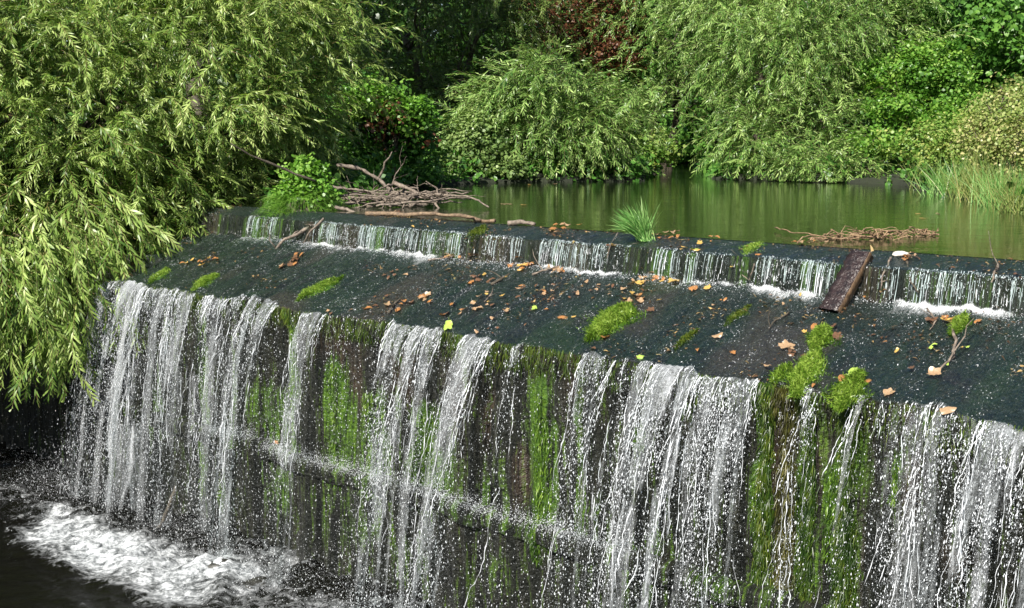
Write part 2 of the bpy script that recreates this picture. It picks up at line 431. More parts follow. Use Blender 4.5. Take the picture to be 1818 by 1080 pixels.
_kk = np.linspace(3.0, 30.0, 5400)
def on_top(u, v):
    d = ray(u, v); X = d[0] * _kk; Y = d[1] * _kk; Z = CAMZ + d[2] * _kk
    a, b = st(X, Y); zs = np.where(b < 0, POND, top_z(a, np.minimum(b, 1.22)))
    hit = np.where((Z <= zs) & (b < 1.3))[0]
    i = hit[0] if len(hit) else int(np.argmin(np.abs(Z - zs) + (b > 1.3)))
    return float(a[i]), float(b[i])
def P_top(s, t, dz=0.):
    x, y = plan(s, t); return np.stack(np.broadcast_arrays(x, y, np.where(np.asarray(t) < 0, POND, top_z(s, t)) + dz), -1)
def on_wall(u, v):
    d = ray(u, v); den = d[0] * Pv[0] + d[1] * Pv[1]
    k = (1.2 - ((0 - O[0]) * Pv[0] + (0 - O[1]) * Pv[1])) / den
    P = np.array([0, 0, CAMZ]) + d * k
    return st(P[0], P[1])[0], P[2]
def P_wall(s, z, dt=0.):
    x, y = plan(s, wall_t(s, z) + dt); return np.stack(np.broadcast_arrays(x, y, z), -1)

# moss columns on the wall: (u, v top, v bottom, half width px, strength)
MOSSCOL = [(510, 545, 830, 12, 1.3), (470, 690, 800, 40, .9), (350, 560, 860, 10, .9), (480, 830, 920, 45, .8), (590, 640, 860, 16, 1.2),
           (610, 690, 860, 14, 1.1), (655, 690, 880, 22, 1.0), (700, 560, 600, 10, .8), (690, 690, 760, 12, .8), (740, 720, 900, 30, 1.0), (770, 800, 900, 30, .8),
           (800, 580, 640, 20, .6), (620, 870, 980, 50, .6), (850, 850, 960, 25, .6), (900, 800, 940, 20, .5), (950, 670, 980, 16, 1.4), (970, 760, 1000, 14, 1.2), (1022, 650, 950, 9, 1.1),
           (1045, 900, 1080, 30, .4), (1130, 760, 800, 14, 1.2), (1130, 950, 1080, 60, .5), (1345, 690, 1080, 16, 1.1), (1360, 950, 1080, 20, .9), (1400, 690, 1080, 30, .7), (1440, 680, 1080, 18, .8),
           (1505, 700, 1000, 20, .9), (1480, 830, 960, 30, 1.4), (1490, 960, 1080, 20, .8), (1640, 730, 850, 12, .7), (1580, 820, 900, 10, .9), (1190, 900, 1050, 20, .5), (1700, 900, 1000, 40, .4), (270, 600, 800, 12, .6), (730, 960, 1060, 90, .35), (900, 980, 1070, 60, .4)]
BROWNCOL = [(625, 640, 730, 14), (600, 560, 640, 60), (790, 680, 760, 18), (800, 600, 700, 12), (1380, 740, 900, 22), (1600, 730, 800, 18), (1610, 820, 950, 16), (860, 700, 800, 12), (920, 800, 900, 18),
            (1690, 960, 1040, 30), (1010, 560, 700, 20), (700, 620, 720, 30), (1440, 760, 900, 14)]
BLACKCOL = [(1388, 770, 1080, 9), (1415, 760, 1080, 6), (1468, 760, 850, 7), (1540, 740, 1080, 14), (1575, 740, 800, 20), (980, 600, 700, 12), (1018, 640, 740, 8), (860, 590, 640, 14), (640, 560, 640, 40), (530, 560, 640, 8), (1270, 700, 760, 10)]
def colmask(lst, s, z, soft=1.0):
    P = np.zeros_like(s)
    for c in lst:
        s0, z0 = on_wall(c[0], c[1]); s1, z1 = on_wall(c[0], c[2])
        sa, _ = on_wall(c[0] - c[3], c[1]); hw = abs(sa - s0) * soft
        k = c[4] if len(c) > 4 else 1.
        e = .05 * (fbm(s * 30, z * 2, 2, 33))
        m = np.exp(-np.abs((s - s0 + .25 * hw * fbm(z * 5, s * 0 + s0 * 7, 2, 35)) / (hw * (.55 + .8 * vn(z * 4, s * 0 + s0 * 9, 36)) + 1e-3)) ** 2.4) * (.55 + .75 * vn(s * 40, z * 2.5, 37)) * sstep(z0 + .05, z0 - .05, z + e * 2) * sstep(z1 - .08, z1 + .12, z + e * 2)
        P = np.maximum(P, m * k)
    return P

weir = empty('stone_weir', (*plan(0, .6), 0.)); WO = np.array(weir.location)
tag(weir, 'dark wet stone weir with a low step, a sloping apron and a mossy wall', 'weir')
def surf(name, Sg, Tg, Zg, UV, at, mat):
    n, m = Sg.shape
    x, y = plan(Sg, Tg); V = np.stack([x, y, Zg], -1).reshape(-1, 3)
    return V, grid_faces(n, m)
def weir_part(name, sv, tfun, zfun, qv, wall, moss=None, brown=None, black=None):
    Sg, Q = np.meshgrid(sv, qv, indexing='ij')
    Tg = tfun(Sg, Q); Zg = zfun(Sg, Q, Tg)
    V, F = surf(name, Sg, Tg, Zg, None, None, None)
    mm = moss(Sg, Q) if moss else np.zeros_like(Sg)
    bb = brown(Sg, Q) if brown else np.zeros_like(Sg)
    kk = black(Sg, Q) if black else np.zeros_like(Sg)
    o = tmesh(name, V, F, M['stone'], weir, {'moss': mm.ravel(), 'brown': bb.ravel(), 'black': kk.ravel(), 'wall': np.full(Sg.size, wall)},
              True, WO, np.stack([Sg.ravel(), Q.ravel()], -1))
    return o
sv = np.arange(S0, S1, .018)
weir_part('crest', sv, lambda s, q: q + soff(s) * sstep(0, .25, q), lambda s, q, t: top_z(s, t), np.concatenate([[-1.0, -.5, -.2, -.08], np.linspace(-.02, .295, 20)]), 0.,
          moss=lambda s, q: .5 * sstep(.2, .5, fbm(s * 2.5, q * 4, 3, 61)), brown=lambda s, q: .6 * sstep(.1, .4, fbm(s * 3, q * 6, 3, 62)))
weir_part('step_face', sv, lambda s, q: q + soff(s), lambda s, q, t: top_z(s, t), np.linspace(.295, .34, 12), 1.,
          moss=lambda s, q: .7 * sstep(.0, .4, fbm(s * 3.5, q * 4, 3, 63)), brown=lambda s, q: sstep(.0, .3, fbm(s * 3, q * 6, 3, 64)))
apm = lambda s, q: .75 * sstep(.3, .55, fbm(s * 2.6, q * 1.5, 3, 65))
weir_part('apron', sv, lambda s, q: .34 + soff(s) + (lip_t(s) - .34 - soff(s)) * q, lambda s, q, t: top_z(s, t), np.linspace(0, 1, 64), 0.,
          moss=apm, brown=lambda s, q: .8 * sstep(.15, .5, fbm(s * 2.2, q * 1.6, 3, 66)))
wq = np.concatenate([np.linspace(0, .08, 10)[:-1], np.linspace(.08, 2.3, 100)])
def wz(s, q, t):
    z0 = top_z(s, lip_t(s)); return z0 - q
weir_part('fall_wall', sv, lambda s, q: np.where(q == 0, lip_t(s), wall_t(s, top_z(s, lip_t(s)) - q)), wz, wq, 1.,
          moss=lambda s, q: colmask(MOSSCOL, s, LIP - q), brown=lambda s, q: colmask(BROWNCOL, s, LIP - q), black=lambda s, q: .35 * colmask(BLACKCOL, s, LIP - q))
# ledge course of stones half way down the wall
def ledge():
    sl = np.arange(S0, S1, .02); prof = [(-.08, .07), (.012, .055), (.032, .03), (.034, -.03), (.022, -.055), (-.08, -.06)]
    Sg = np.repeat(sl[:, None], len(prof), 1)
    T = np.array([p[0] for p in prof])[None] + lip_t(Sg) + .028 * fbm(Sg * 7, np.arange(6)[None] * 1.3, 3, 41) + .03 * (vn(np.floor(Sg / .3), 0 * Sg, 47) - .5)
    Z = np.array([p[1] for p in prof])[None] + LEDGE + .02 * fbm(Sg * 5, np.arange(6)[None] * .7, 3, 42)
    x, y = plan(Sg, T); V = np.stack([x, y, Z], -1).reshape(-1, 3)
    n = Sg.size; bl = np.zeros(n)
    tmesh('ledge', V, grid_faces(*Sg.shape), M['stone'], weir, {'moss': (.5 * sstep(0, .4, fbm(Sg * 2, Z, 2, 43))).ravel(), 'brown': bl, 'black': bl, 'wall': np.ones(n)}, True, WO,
          np.stack([Sg.ravel(), T.ravel() + Z.ravel()], -1))
ledge()

# ------------------------------------------------------------------ water surfaces
def water_surfaces():
    # pond
    xs = []
    a = np.array(plan(-60, 0)); b = np.array(plan(60, 0)); c = b - Pv * 120; d = a - Pv * 120
    V = [(*a, POND), (*b, POND), (*c, POND), (*d, POND)]
    tag(tmesh('pond_water', V, [[0, 1, 2, 3]], M['pond']), kind='structure')
    # film running over crest and apron
    sv2 = np.arange(S0, S1, .02); tq = np.concatenate([np.linspace(0, .28, 12), np.linspace(.29, .35, 10), np.linspace(.37, 1, 40) * 1.0])
    Sg, Q = np.meshgrid(sv2, tq, indexing='ij')
    T = np.where(Q <= .35, Q + soff(Sg) * sstep(0, .25, Q), .35 + soff(Sg) + (lip_t(Sg) - .35 - soff(Sg)) * (Q - .35) / .65)
    Z = top_z(Sg, np.maximum(T - .012, 0)) + .006 + .003 * fbm(Sg * 30, T * 12, 2, 51)
    Z = np.where(Q == 0, POND + .0005, Z)
    x, y = plan(Sg, T); V = np.stack([x, y, Z], -1).reshape(-1, 3)
    # foam at the foot of the step, dragged downstream in tongues
    fs = np.zeros_like(Sg)
    for (u0, u1, k, L) in [(545, 700, .75, .16), (700, 790, .7, .24), (860, 960, .55, .08), (960, 1110, .75, .13), (1150, 1330, .6, .10), (1330, 1470, .85, .22), (1590, 1818, .9, .22), (1818, 2200, .8, .2), (430, 490, .5, .15)]:
        sa, sb = s_top(u1), s_top(u0)
        e = .12; m = sstep(sa - e, sa + e, Sg) * sstep(sb + e, sb - e, Sg)
        ln = L * (.25 + 1.2 * vn(Sg * 6, 0 * Sg, 55) ** 1.5)
        fs = np.maximum(fs, m * k * (.55 + .9 * vn(Sg * 11, T * 7, 56)) * np.clip(1 - (T - soff(Sg) - .34) / ln, 0, 1) * (Q > .337))
    fs = np.maximum(fs, .30 * sstep(.35, .85, fbm(Sg * 5, T * 1.0, 3, 58)) * sstep(.9, .4, T))
    fs = np.maximum(fs, .28 * sstep(.93, 1.0, Q) * sstep(-.1, .3, fbm(Sg * 4, 0 * Sg, 2, 59)))
    o = tmesh('apron_water', V, grid_faces(*Sg.shape), M['film'], None, {'foam': fs.ravel()}, True, None, np.stack([Sg.ravel(), Q.ravel()], -1))
    tag(o, kind='structure')
    # plunge pool
    gs = np.arange(-3.0, 14, .035); gt = np.arange(1.1, 6.0, .035)
    Sg, T = np.meshgrid(gs, gt, indexing='ij')
    d = T - 1.35
    churn = np.exp(-np.clip(d - .55, 0, 9) / .55)
    Z = .085 * churn * fbm(Sg * 2.8, T * 2.8, 4, 71) + .055 * churn * fbm(Sg * 10, T * 10, 3, 72) + .025 * fbm(Sg * 1.6, T * 2.5, 3, 73) + .06 * churn * sstep(1.1, .3, np.abs(d - .4))
    foam = .98 * np.exp(-np.abs((d - .66) / .50) ** 2.4)
    foam = np.maximum(foam, 1.0 * np.exp(-np.clip(d - .75, 0, 9) / .3) * (1 - .35 * sstep(.35, .05, d)) * sstep(s_lip(370), s_lip(480), Sg))
    foam *= .82 + .45 * fbm(Sg * 1.3, T * 1.3, 3, 75)
    foam -= .36 * sstep(s_lip(260), s_lip(110), Sg)
    foam = np.maximum(foam, .42 * sstep(.25, .6, fbm(Sg * .9 + T * .3, T * 1.6, 3, 76)) * sstep(3.2, 1.8, T))
    x, y = plan(Sg, T); V = np.stack([x, y, Z], -1).reshape(-1, 3)
    o = tmesh('pool_water', V, grid_faces(*Sg.shape), M['pool'], None, {'foam': foam.ravel()}, True)
    tag(o, kind='structure')
    # calm river further out
    zz = -.03
    q = [plan(-40, 5.9), plan(60, 5.9), plan(60, 60), plan(-40, 60)]
    o = tmesh('river_water', [(float(p[0]), float(p[1]), zz) for p in q], [[0, 1, 2, 3]], M['pool'], None, {'foam': np.zeros(4)})
    tag(o, kind='structure')
water_surfaces()

# ------------------------------------------------------------------ terrain
SHORE = [(-400, 372), (380, 368), (560, 366), (700, 350), (775, 330), (900, 325), (1145, 322), (1172, 305), (1178, 289), (1235, 288), (1250, 300), (1262, 318), (1420, 322), (1600, 330), (1650, 345), (1760, 362), (1860, 392), (2300, 420)]
SH = np.array([at_z(u, v, POND)[:2] for u, v in SHORE])
poly = np.vstack([SH, [plan(-9, 0)], [plan(14, 0)]])
def polydist(X, Y, PG):
    best = np.full(X.shape, 1e9); inside = np.zeros(X.shape, bool)
    n = len(PG)
    for i in range(n):
        a = PG[i]; b = PG[(i + 1) % n]; ab = b - a
        k = np.clip(((X - a[0]) * ab[0] + (Y - a[1]) * ab[1]) / (ab @ ab + 1e-9), 0, 1)
        best = np.minimum(best, np.hypot(X - a[0] - k * ab[0], Y - a[1] - k * ab[1]))
        c = ((a[1] > Y) != (b[1] > Y)) & (X < (b[0] - a[0]) * (Y - a[1]) / (b[1] - a[1] + 1e-12) + a[0])
        inside ^= c
    return np.where(inside, -best, best)
SEND = s_lip(120)      # left end of the weir
def ground_z(X, Y):
    X = np.asarray(X, float); Y = np.asarray(Y, float)
    s, t = st(X, Y)
    d = polydist(X, Y, poly)
    up = POND + np.where(d > 0, .02 + .16 * (1 - np.exp(-d / .8)) + .10 * np.clip(d - 1.5, 0, 40), -.35 + 0 * d)
    up = up + .12 * fbm(X * .6, Y * .6, 3, 81) * sstep(.2, 1.2, d)
    dn = -.45 + 3.2 * sstep(10.2, 12.5, s)
    k = sstep(-.25, -.9, t)                      # 1 upstream
    base = np.where(t < -.2, up, dn)
    # left bank next to the apron
    lb = sstep(8.1, 8.7, s) * sstep(2.2, 1.2, t) * (t > -.2)
    base = np.where(t > -.2, base * (1 - lb) + lb * 2.5, base)
    return base
def terrain():
    gx = np.concatenate([np.linspace(-120, -14, 24)[:-1], np.arange(-14, 14, .22), np.linspace(14, 120, 24)])
    gy = np.concatenate([np.linspace(-60, 2, 14)[:-1], np.arange(2, 34, .22), np.linspace(34, 160, 28)])
    X, Y = np.meshgrid(gx, gy, indexing='ij')
    Z = ground_z(X, Y)
    V = np.stack([X, Y, Z], -1).reshape(-1, 3)
    tag(tmesh('ground', V, grid_faces(*X.shape), M['soil'], None, None, True), kind='structure')
terrain()

# ------------------------------------------------------------------ foliage prototypes
def leaf_lance(L, w, bend=.15, fold=.25):
    # base at origin, pointing +x, normal +z; 6 triangles
    V = np.array([[0, 0, 0], [.3 * L, w, fold * w], [.3 * L, -w, fold * w], [.68 * L, w * .75, -bend * L * .45 + fold * w], [.68 * L, -w * .75, -bend * L * .45 + fold * w], [L, 0, -bend * L]])
    F = np.array([[0, 2, 1], [1, 2, 4], [1, 4, 3], [3, 4, 5]])
    return V, F
def leaf_round(L, w, bend=.2):
    V = np.array([[0, 0, 0], [.25 * L, w * .8, .1 * w], [.25 * L, -w * .8, .1 * w], [.65 * L, w, -bend * L * .4], [.65 * L, -w, -bend * L * .4], [L, 0, -bend * L]])
    F = np.array([[0, 2, 1], [1, 2, 4], [1, 4, 3], [3, 4, 5]])
    return V, F

def frond_proto(rs, L, nl, leafL, leafW, elev, droop, spread=.65, twigr=.0022):
    """drooping twig in the xz plane with alternate leaves"""
    n = 12; q = np.linspace(0, 1, n)
    ang = elev - droop * q ** .8; ang = np.maximum(ang, -1.5)
    dx = np.cos(ang) * L / n; dz = np.sin(ang) * L / n
    P = np.stack([np.cumsum(dx), .10 * L * np.cumsum(rs.randn(n)) / n, np.cumsum(dz)], -1); P -= P[0]
    acc = Acc(); v, f = tube(P, np.linspace(twigr, twigr * .4, n), 3, False); acc.add(v, f, -1.)
    T = np.gradient(P, axis=0); T /= np.linalg.norm(T, axis=1)[:, None]
    for i in range(nl):
        k = (.06 + .94 * i / nl) * (n - 1); i0 = int(k); fr = k - i0; i1 = min(i0 + 1, n - 1)
        p = P[i0] * (1 - fr) + P[i1] * fr; t = T[i0]
        side = 1 if i % 2 else -1
        a = rs.uniform(.35, 1.0) * spread * side * 1.2
        y = np.array([0, 1., 0]); zz = np.cross(t, y)
        d = t * math.cos(a) + y * math.sin(a) + np.array([0, 0, -.25 * rs.rand()]) + zz * rs.uniform(-.35, .35)
        d /= np.linalg.norm(d)
        nn = -zz if zz[2] < 0 else zz
        nn = nn + rs.randn(3) * .55
        sc = rs.uniform(.65, 1.1) * (1 - .35 * (i / nl) ** 3)
        V, F = leaf_lance(leafL * sc, leafW * sc, rs.uniform(0, .35))
        Mx = frames(d[None], nn[None])[0]
        acc.add(V @ Mx.T + p, F, np.full(len(V), rs.uniform(.2, .8)))
    return acc.out()

def spray_proto(rs, n, leafL, leafW, spread):
    """small bunch of broad leaves"""
    acc = Acc()
    for i in range(n):
        d = rs.randn(3); d[2] = abs(d[2]) * .2 - .25; d /= np.linalg.norm(d)
        nn = np.array([0, 0, 1.]) + rs.randn(3) * .45
        V, F = leaf_round(leafL * rs.uniform(.6, 1.15), leafW * rs.uniform(.7, 1.1), rs.uniform(0, .4))
        Mx = frames(d[None], nn[None])[0]
        acc.add(V @ Mx.T + d * spread * rs.rand() + rs.randn(3) * spread * .35, F, np.full(len(V), rs.uniform(.2, .8)))
    return acc.out()

rs = np.random.RandomState(11)
FR_NEAR = [frond_proto(rs, rs.uniform(.34, .58), int(rs.uniform(30, 42)), .080, .0060, e, d) for e, d in
           [(1.1, 1.0), (.8, 1.0), (.55, 1.0), (.4, 1.2), (.25, .8), (.05, 1.1), (-.1, .8), (-.3, 1.0), (-.5, .8), (.7, 1.7)]]
FR_HANG = [frond_proto(rs, rs.uniform(.5, .8), int(rs.uniform(28, 38)), .095, .0075, e, d, .5) for e, d in
           [(-.2, 1.3), (-.5, 1.0), (-.8, .8), (-1.0, .5), (.1, 1.5)]]
FR_FAR = [frond_proto(rs, rs.uniform(.4, .75), int(rs.uniform(24, 32)), .10, .0085, e, d, twigr=.003) for e, d in
          [(1.15, .9), (.8, 1.1), (.5, 1.2), (.25, 1.3), (0, 1.1), (-.3, 1.0), (-.6, .8)]]
SPR = [spray_proto(rs, 9, .085, .032, .10) for _ in range(6)]
SPR_S = [spray_proto(rs, 9, .05, .021, .06) for _ in range(6)]
SPR_T = [spray_proto(rs, 12, .034, .012, .07) for _ in range(6)]
SPR_B = [spray_proto(rs, 9, .13, .05, .15) for _ in range(6)]

SUN_AZ, SUN_EL = rad(-150), rad(43)
def crown_clumps(rs, ells, n, zmin, front=.25, rough=.22):
    """points near the surfaces of a union of ellipsoids with outward directions"""
    vol = np.array([e[3] * e[5] + e[4] * e[5] for e in ells]); vol = np.maximum(vol, .55 if zmin == 2.0 else 0); pr = vol / vol.sum()
    Ps = []; Ds = []
    k = 0
    while len(Ps) < n and k < n * 40:
        k += 1
        e = ells[rs.choice(len(ells), p=pr)]
        d = rs.randn(3); d /= np.linalg.norm(d)
        if d[1] > .25 and rs.rand() > front: continue
        r = (1 - abs(rs.randn()) * rough) * (1 + .62 * float(fbm(d[0] * 2.6 + e[0], d[2] * 2.6 + d[1] * 1.7, 3, 90)))
        r = max(r, .2)
        c = np.array(e[:3]); R3 = np.array(e[3:6])
        p = c + d * R3 * r
        if p[2] < zmin + .05: continue
        ok = True
        for e2 in ells:
            if e2 is e: continue
            if (((p - np.array(e2[:3])) / (np.array(e2[3:6]) * .72)) ** 2).sum() < 1: ok = False
        if not ok: continue
        Ps.append(p); Ds.append(d / R3)
    Ds = np.array(Ds); Ds /= np.linalg.norm(Ds, axis=1)[:, None]
    return np.array(Ps), Ds

def E(u, v, y, rx, ry, rz):
    p = at_y(u, v, y); return (p[0], p[1], p[2], rx, ry, rz)

def limbs(rs, acc, base, ells, r0, n=5):
    base = np.asarray(base, float)
    for e in ells:
        c = np.array(e[:3]); 
        P = wob(base, c + [0, 0, .1 * e[5]], 12, .12, rs); acc.add(*tube(P, r0 * (1 - .8 * np.linspace(0, 1, 12) ** .6), 7))
        for k in range(n):
            d = rs.randn(3); d[2] = abs(d[2]) * .6; d /= np.linalg.norm(d)
            a = P[rs.randint(5, 11)]
            Q = wob(a, c + d * np.array(e[3:6]) * .85, 9, .15, rs, -.1); acc.add(*tube(Q, np.linspace(r0 * .18, r0 * .05, 9), 5))

def willow(name, label, cat, base, ells, nclump, per, protos, mat, zmin, seed, jit=.13, group=None, trunk_r=.14, front=.25, scl=(.75, 1.25), bias=None, awild=.85):
    rs = np.random.RandomState(seed)
    root = empty(name, base); tag(root, label, cat, group)
    C, D = crown_clumps(rs, ells, nclump, zmin, front)
    acc = Acc(); np_ = len(protos)
    pick = rs.randint(0, np_, len(C) * per)
    for pi in range(np_):
        idx = np.where(pick == pi)[0]; ci = idx // per; m = len(idx)
        az = np.arctan2(D[ci, 1], D[ci, 0]) + rs.randn(m) * awild
        if bias is not None: az = bias + (np.mod(az - bias + math.pi, 2 * math.pi) - math.pi) * .6
        sc = rs.uniform(*scl, m); Mx = rotz(az) @ np.stack([frames(np.array([[1., 0, 0]]), np.array([[0, .35 * q, 1.]]))[0] for q in rs.randn(m)]) if m else None
        if m == 0: continue
        Mx = Mx * sc[:, None, None]
        T = C[ci] + rs.randn(m, 3) * jit
        ca = (rs.RandomState(1).rand() if False else 0)
        A = (vn(ci * 1.7, ci * 0 + 3, 5) - .5) * .45 + rs.randn(m) * .10
        inst(acc, protos[pi], Mx, T, A)
    V, F, A = acc.out()
    # nothing hangs below the water or the ground
    keep = (V[F][:, :, 2].min(1) > zmin)
    F = F[keep]
    tmesh('crown', V, F, M[mat], root, {'rnd': A}, False, np.array(root.location))
    b = Acc(); limbs(rs, b, base, ells, trunk_r); b.build('trunk', M['bark'], root, smooth=True)
    return root

def bushy(name, label, cat, base, ells, n, protos, mat, zmin, seed, group=None, front=.25, trunk_r=.08, rough=.2, jit=.08, extra=None):
    rs = np.random.RandomState(seed)
    root = empty(name, base); tag(root, label, cat, group)
    C, D = crown_clumps(rs, ells, n, zmin, front, rough)
    pick = rs.randint(0, len(protos), len(C)); acc = Acc()
    for pi in range(len(protos)):
        i = np.where(pick == pi)[0]; m = len(i)
        if not m: continue
        N = D[i] + rs.randn(m, 3) * .35 + [0, 0, .5]
        X = np.stack([rs.randn(m), rs.randn(m), rs.randn(m) * .3], -1)
        Mx = frames(X, N / np.linalg.norm(N, axis=1)[:, None]) * rs.uniform(.7, 1.3, m)[:, None, None]
        A = (vn(C[i][:, 0] * 4, C[i][:, 2] * 4, 7) - .5) * .5 + rs.randn(m) * .08
        inst(acc, protos[pi], Mx, C[i] + rs.randn(m, 3) * jit, A)
    V, F, A = acc.out(); F = F[V[F][:, :, 2].min(1) > zmin]
    tmesh('crown', V, F, M[mat], root, {'rnd': A}, False, np.array(root.location))
    b = Acc(); limbs(rs, b, base, ells, trunk_r, 6); b.build('trunk', M['bark'], root, smooth=True)
    return root

def gp(u, y, dz=-.05):
    p = at_y(u, 300, y); return (p[0], p[1], float(ground_z(np.array(p[0]), np.array(p[1]))) + dz)

def blade_field(acc, P, D, N, L, w, rs, bend=.5, seg=3, A=None):
    """P base points, D growth direction, N side reference; curved tapering blades"""
    n = len(P); L = np.broadcast_to(L, (n,)); w = np.broadcast_to(w, (n,))
    D = D / (np.linalg.norm(D, axis=1)[:, None] + 1e-9)
    side = np.cross(D, N); side /= np.linalg.norm(side, axis=1)[:, None] + 1e-9
    V = []
    cur = P.copy(); d = D.copy()
    V.append(cur - side * w[:, None] / 2); V.append(cur + side * w[:, None] / 2)
    b = np.broadcast_to(np.asarray(bend, float), (n, 3) if np.ndim(bend) == 2 else (n,))
    for k in range(seg):
        cur = cur + d * (L / seg)[:, None]
        if np.ndim(bend) == 2: d = d + bend / seg
        else: d = d + np.stack([0 * L, 0 * L, -b / seg * 1.6], -1)
        d /= np.linalg.norm(d, axis=1)[:, None] + 1e-9
        ww = w * (1 - (k + 1) / seg) ** .6
        if k < seg - 1: V.append(cur - side * ww[:, None] / 2); V.append(cur + side * ww[:, None] / 2)
        else: V.append(cur)
    nv = len(V); V = np.stack(V, 1)
    f = []
    for k in range(seg - 1): f += [[2 * k, 2 * k + 1, 2 * k + 3], [2 * k, 2 * k + 3, 2 * k + 2]]
    f.append([2 * seg - 2, 2 * seg - 1, 2 * seg])
    F = np.array(f)[None] + (np.arange(n) * nv)[:, None, None]
    if A is None: A = rs.uniform(.1, .9, n)
    acc.add(V.reshape(-1, 3), F.reshape(-1, 3), np.repeat(A, nv))

#TREES_BEGIN
# ------------------------------------------------------------------ trees and shrubs
gD = 'willows along the far bank'
# near willow, left
willow('willow_tree', 'large pale green willow leaning over the left end of the weir', 'tree', (-6.2, 12.2, 2.4),
       [E(230, 135, 11.8, 2.0, 1.5, 1.02), E(425, 80, 12.0, 1.05, 1.2, .80), E(40, 200, 11.0, 1.5, 1.1, 1.05), E(330, 250, 11.8, 1.15, .8, .55), E(130, 300, 11.0, 1.1, .8, .60), E(-250, 120, 11, 1.6, 1.6, 1.6), E(-50, 0, 12.0, 1.9, 1.4, .9), E(445, 260, 12.3, .62, .6, .50), E(395, 345, 11.5, .50, .4, .26), E(290, 385, 11.0, .6, .4, .22)],
       2350, 4, FR_NEAR, 'willow', 2.0, 101, .13, None, .11, scl=(.75, 1.35), awild=.9)
willow('willow_tree', 'drooping lower willow boughs hanging over the dark left end of the wall', 'tree', (-6.6, 10.4, 1.2),
       [E(25, 480, 9.9, .55, .45, .40), E(120, 400, 10.2, .6, .5, .35), E(-150, 430, 10, .8, .5, .8), E(95, 530, 9.8, .28, .25, .30)],
       230, 4, FR_HANG, 'willow', .9, 103, .10, None, .04, scl=(.95, 1.45))
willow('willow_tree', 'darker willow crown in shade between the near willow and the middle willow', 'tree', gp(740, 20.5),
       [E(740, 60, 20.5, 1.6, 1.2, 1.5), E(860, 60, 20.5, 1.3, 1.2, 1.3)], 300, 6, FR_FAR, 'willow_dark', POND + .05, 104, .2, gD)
willow('willow_tree', 'rounded pale willow in the middle drooping to the pond', 'tree', gp(985, 17.5),
       [E(975, 195, 17.0, 1.0, .9, .62), E(1050, 240, 16.9, .48, .6, .40), E(905, 250, 17.1, .4, .5, .35)], 190, 8, FR_FAR, 'willow_far', POND + .02, 105, .13, gD)
willow('willow_tree', 'tallest willow of the far bank, right of the water inlet', 'tree', gp(1400, 19),
       [E(1390, 120, 18.2, 1.15, 1.1, 1.1), E(1310, -10, 19.6, 1.2, 1.2, 1.0), E(1510, 20, 19.4, 1.1, 1.2, 1.1), E(1340, 245, 17.3, .42, .6, .40), E(1440, 245, 17.3, .55, .6, .45)],
       430, 8, FR_FAR, 'willow_far', POND + .02, 106, .13, gD)
willow('willow_tree', 'willow behind with its crown just left of the tallest willow', 'tree', gp(1190, 22),
       [E(1160, 50, 22, 1.2, 1.0, 1.2), E(1215, 150, 21.8, .5, .6, .6)], 150, 6, FR_FAR, 'willow_far', POND + .05, 107, .2, gD)
willow('willow_bush', 'low willow sprawling on the water before the dark gap', 'bush', gp(1560, 16.5),
       [E(1520, 312, 16.2, .45, .3, .12), E(1440, 305, 16.3, .4, .3, .14)], 45, 5, FR_FAR, 'willow_far', POND + .01, 108, .10, None, .03)
bushy('maple_tree', 'bright green broad leaved tree over the dark gap at right', 'tree', gp(1640, 17.5),
      [E(1650, 130, 17.5, .60, .6, .42), E(1565, 252, 16.4, .42, .4, .12), E(1700, 190, 17.2, .32, .5, .3), E(1585, 195, 17.0, .42, .5, .12), E(1560, 130, 17.6, .30, .4, .2), E(1660, 215, 16.8, .4, .4, .12)], 2700, SPR_S, 'maple', POND + .1, 109, rough=.38)
bushy('broadleaf_tree', 'dark green large leaved tree in the top right corner', 'tree', gp(1780, 19.5),
      [E(1780, 30, 19.5, 1.3, 1.2, 1.3), E(1900, 100, 19, 1.3, 1.2, 1.3)], 2400, SPR, 'broad_mid', POND + .1, 110)
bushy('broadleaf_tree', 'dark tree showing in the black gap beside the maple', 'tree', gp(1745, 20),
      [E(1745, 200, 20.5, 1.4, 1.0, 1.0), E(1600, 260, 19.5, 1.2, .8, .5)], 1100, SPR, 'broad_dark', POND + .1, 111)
bushy('copper_tree', 'tree with rust red foliage at the top centre', 'tree', gp(1040, 22.5),
      [E(1040, 10, 22.0, 1.15, .9, .85), E(1090, 90, 21.5, .5, .5, .4)], 1900, SPR_S, 'redleaf', POND + .1, 112)
bushy('round_leaved_shrub', 'shrub with small round leaves at the water edge left of the middle willow', 'shrub', gp(850, 17),
      [E(845, 262, 16.2, .42, .35, .42), E(800, 300, 16.0, .22, .2, .2), E(905, 300, 16.0, .2, .2, .16)], 1000, SPR_S, 'alder', POND + .03, 113)
bushy('bramble_mound', 'rounded mound of brambles and ivy behind the pile of branches', 'bush', gp(680, 14.6),
      [E(665, 262, 14.6, .72, .6, .68), E(720, 290, 14.2, .42, .4, .42), E(600, 300, 14.2, .6, .5, .5), E(540, 250, 15, .8, .6, .6)], 2900, SPR_S, 'ivy', POND + .03, 114)
bushy('red_shrub', 'wine red leaved shoots growing through the bramble mound', 'shrub', gp(700, 13.9),
      [E(700, 225, 13.9, .45, .25, .28), E(640, 205, 14.1, .3, .2, .14)], 70, SPR_S, 'redleaf', POND + .03, 115, rough=.5)
bushy('painted_sunlit_top', 'lighter green leaves standing in for the sunlit top of the bramble mound', 'painted sunlight', gp(700, 14.0),
      [E(665, 178, 14.0, .34, .25, .12), E(735, 205, 13.9, .26, .22, .14), E(620, 190, 14.1, .22, .2, .10)], 620, SPR_S, 'herb', POND + .03, 121, rough=.4, trunk_r=.02)  # lighter leaf colour paints sunlight onto the top of the mound
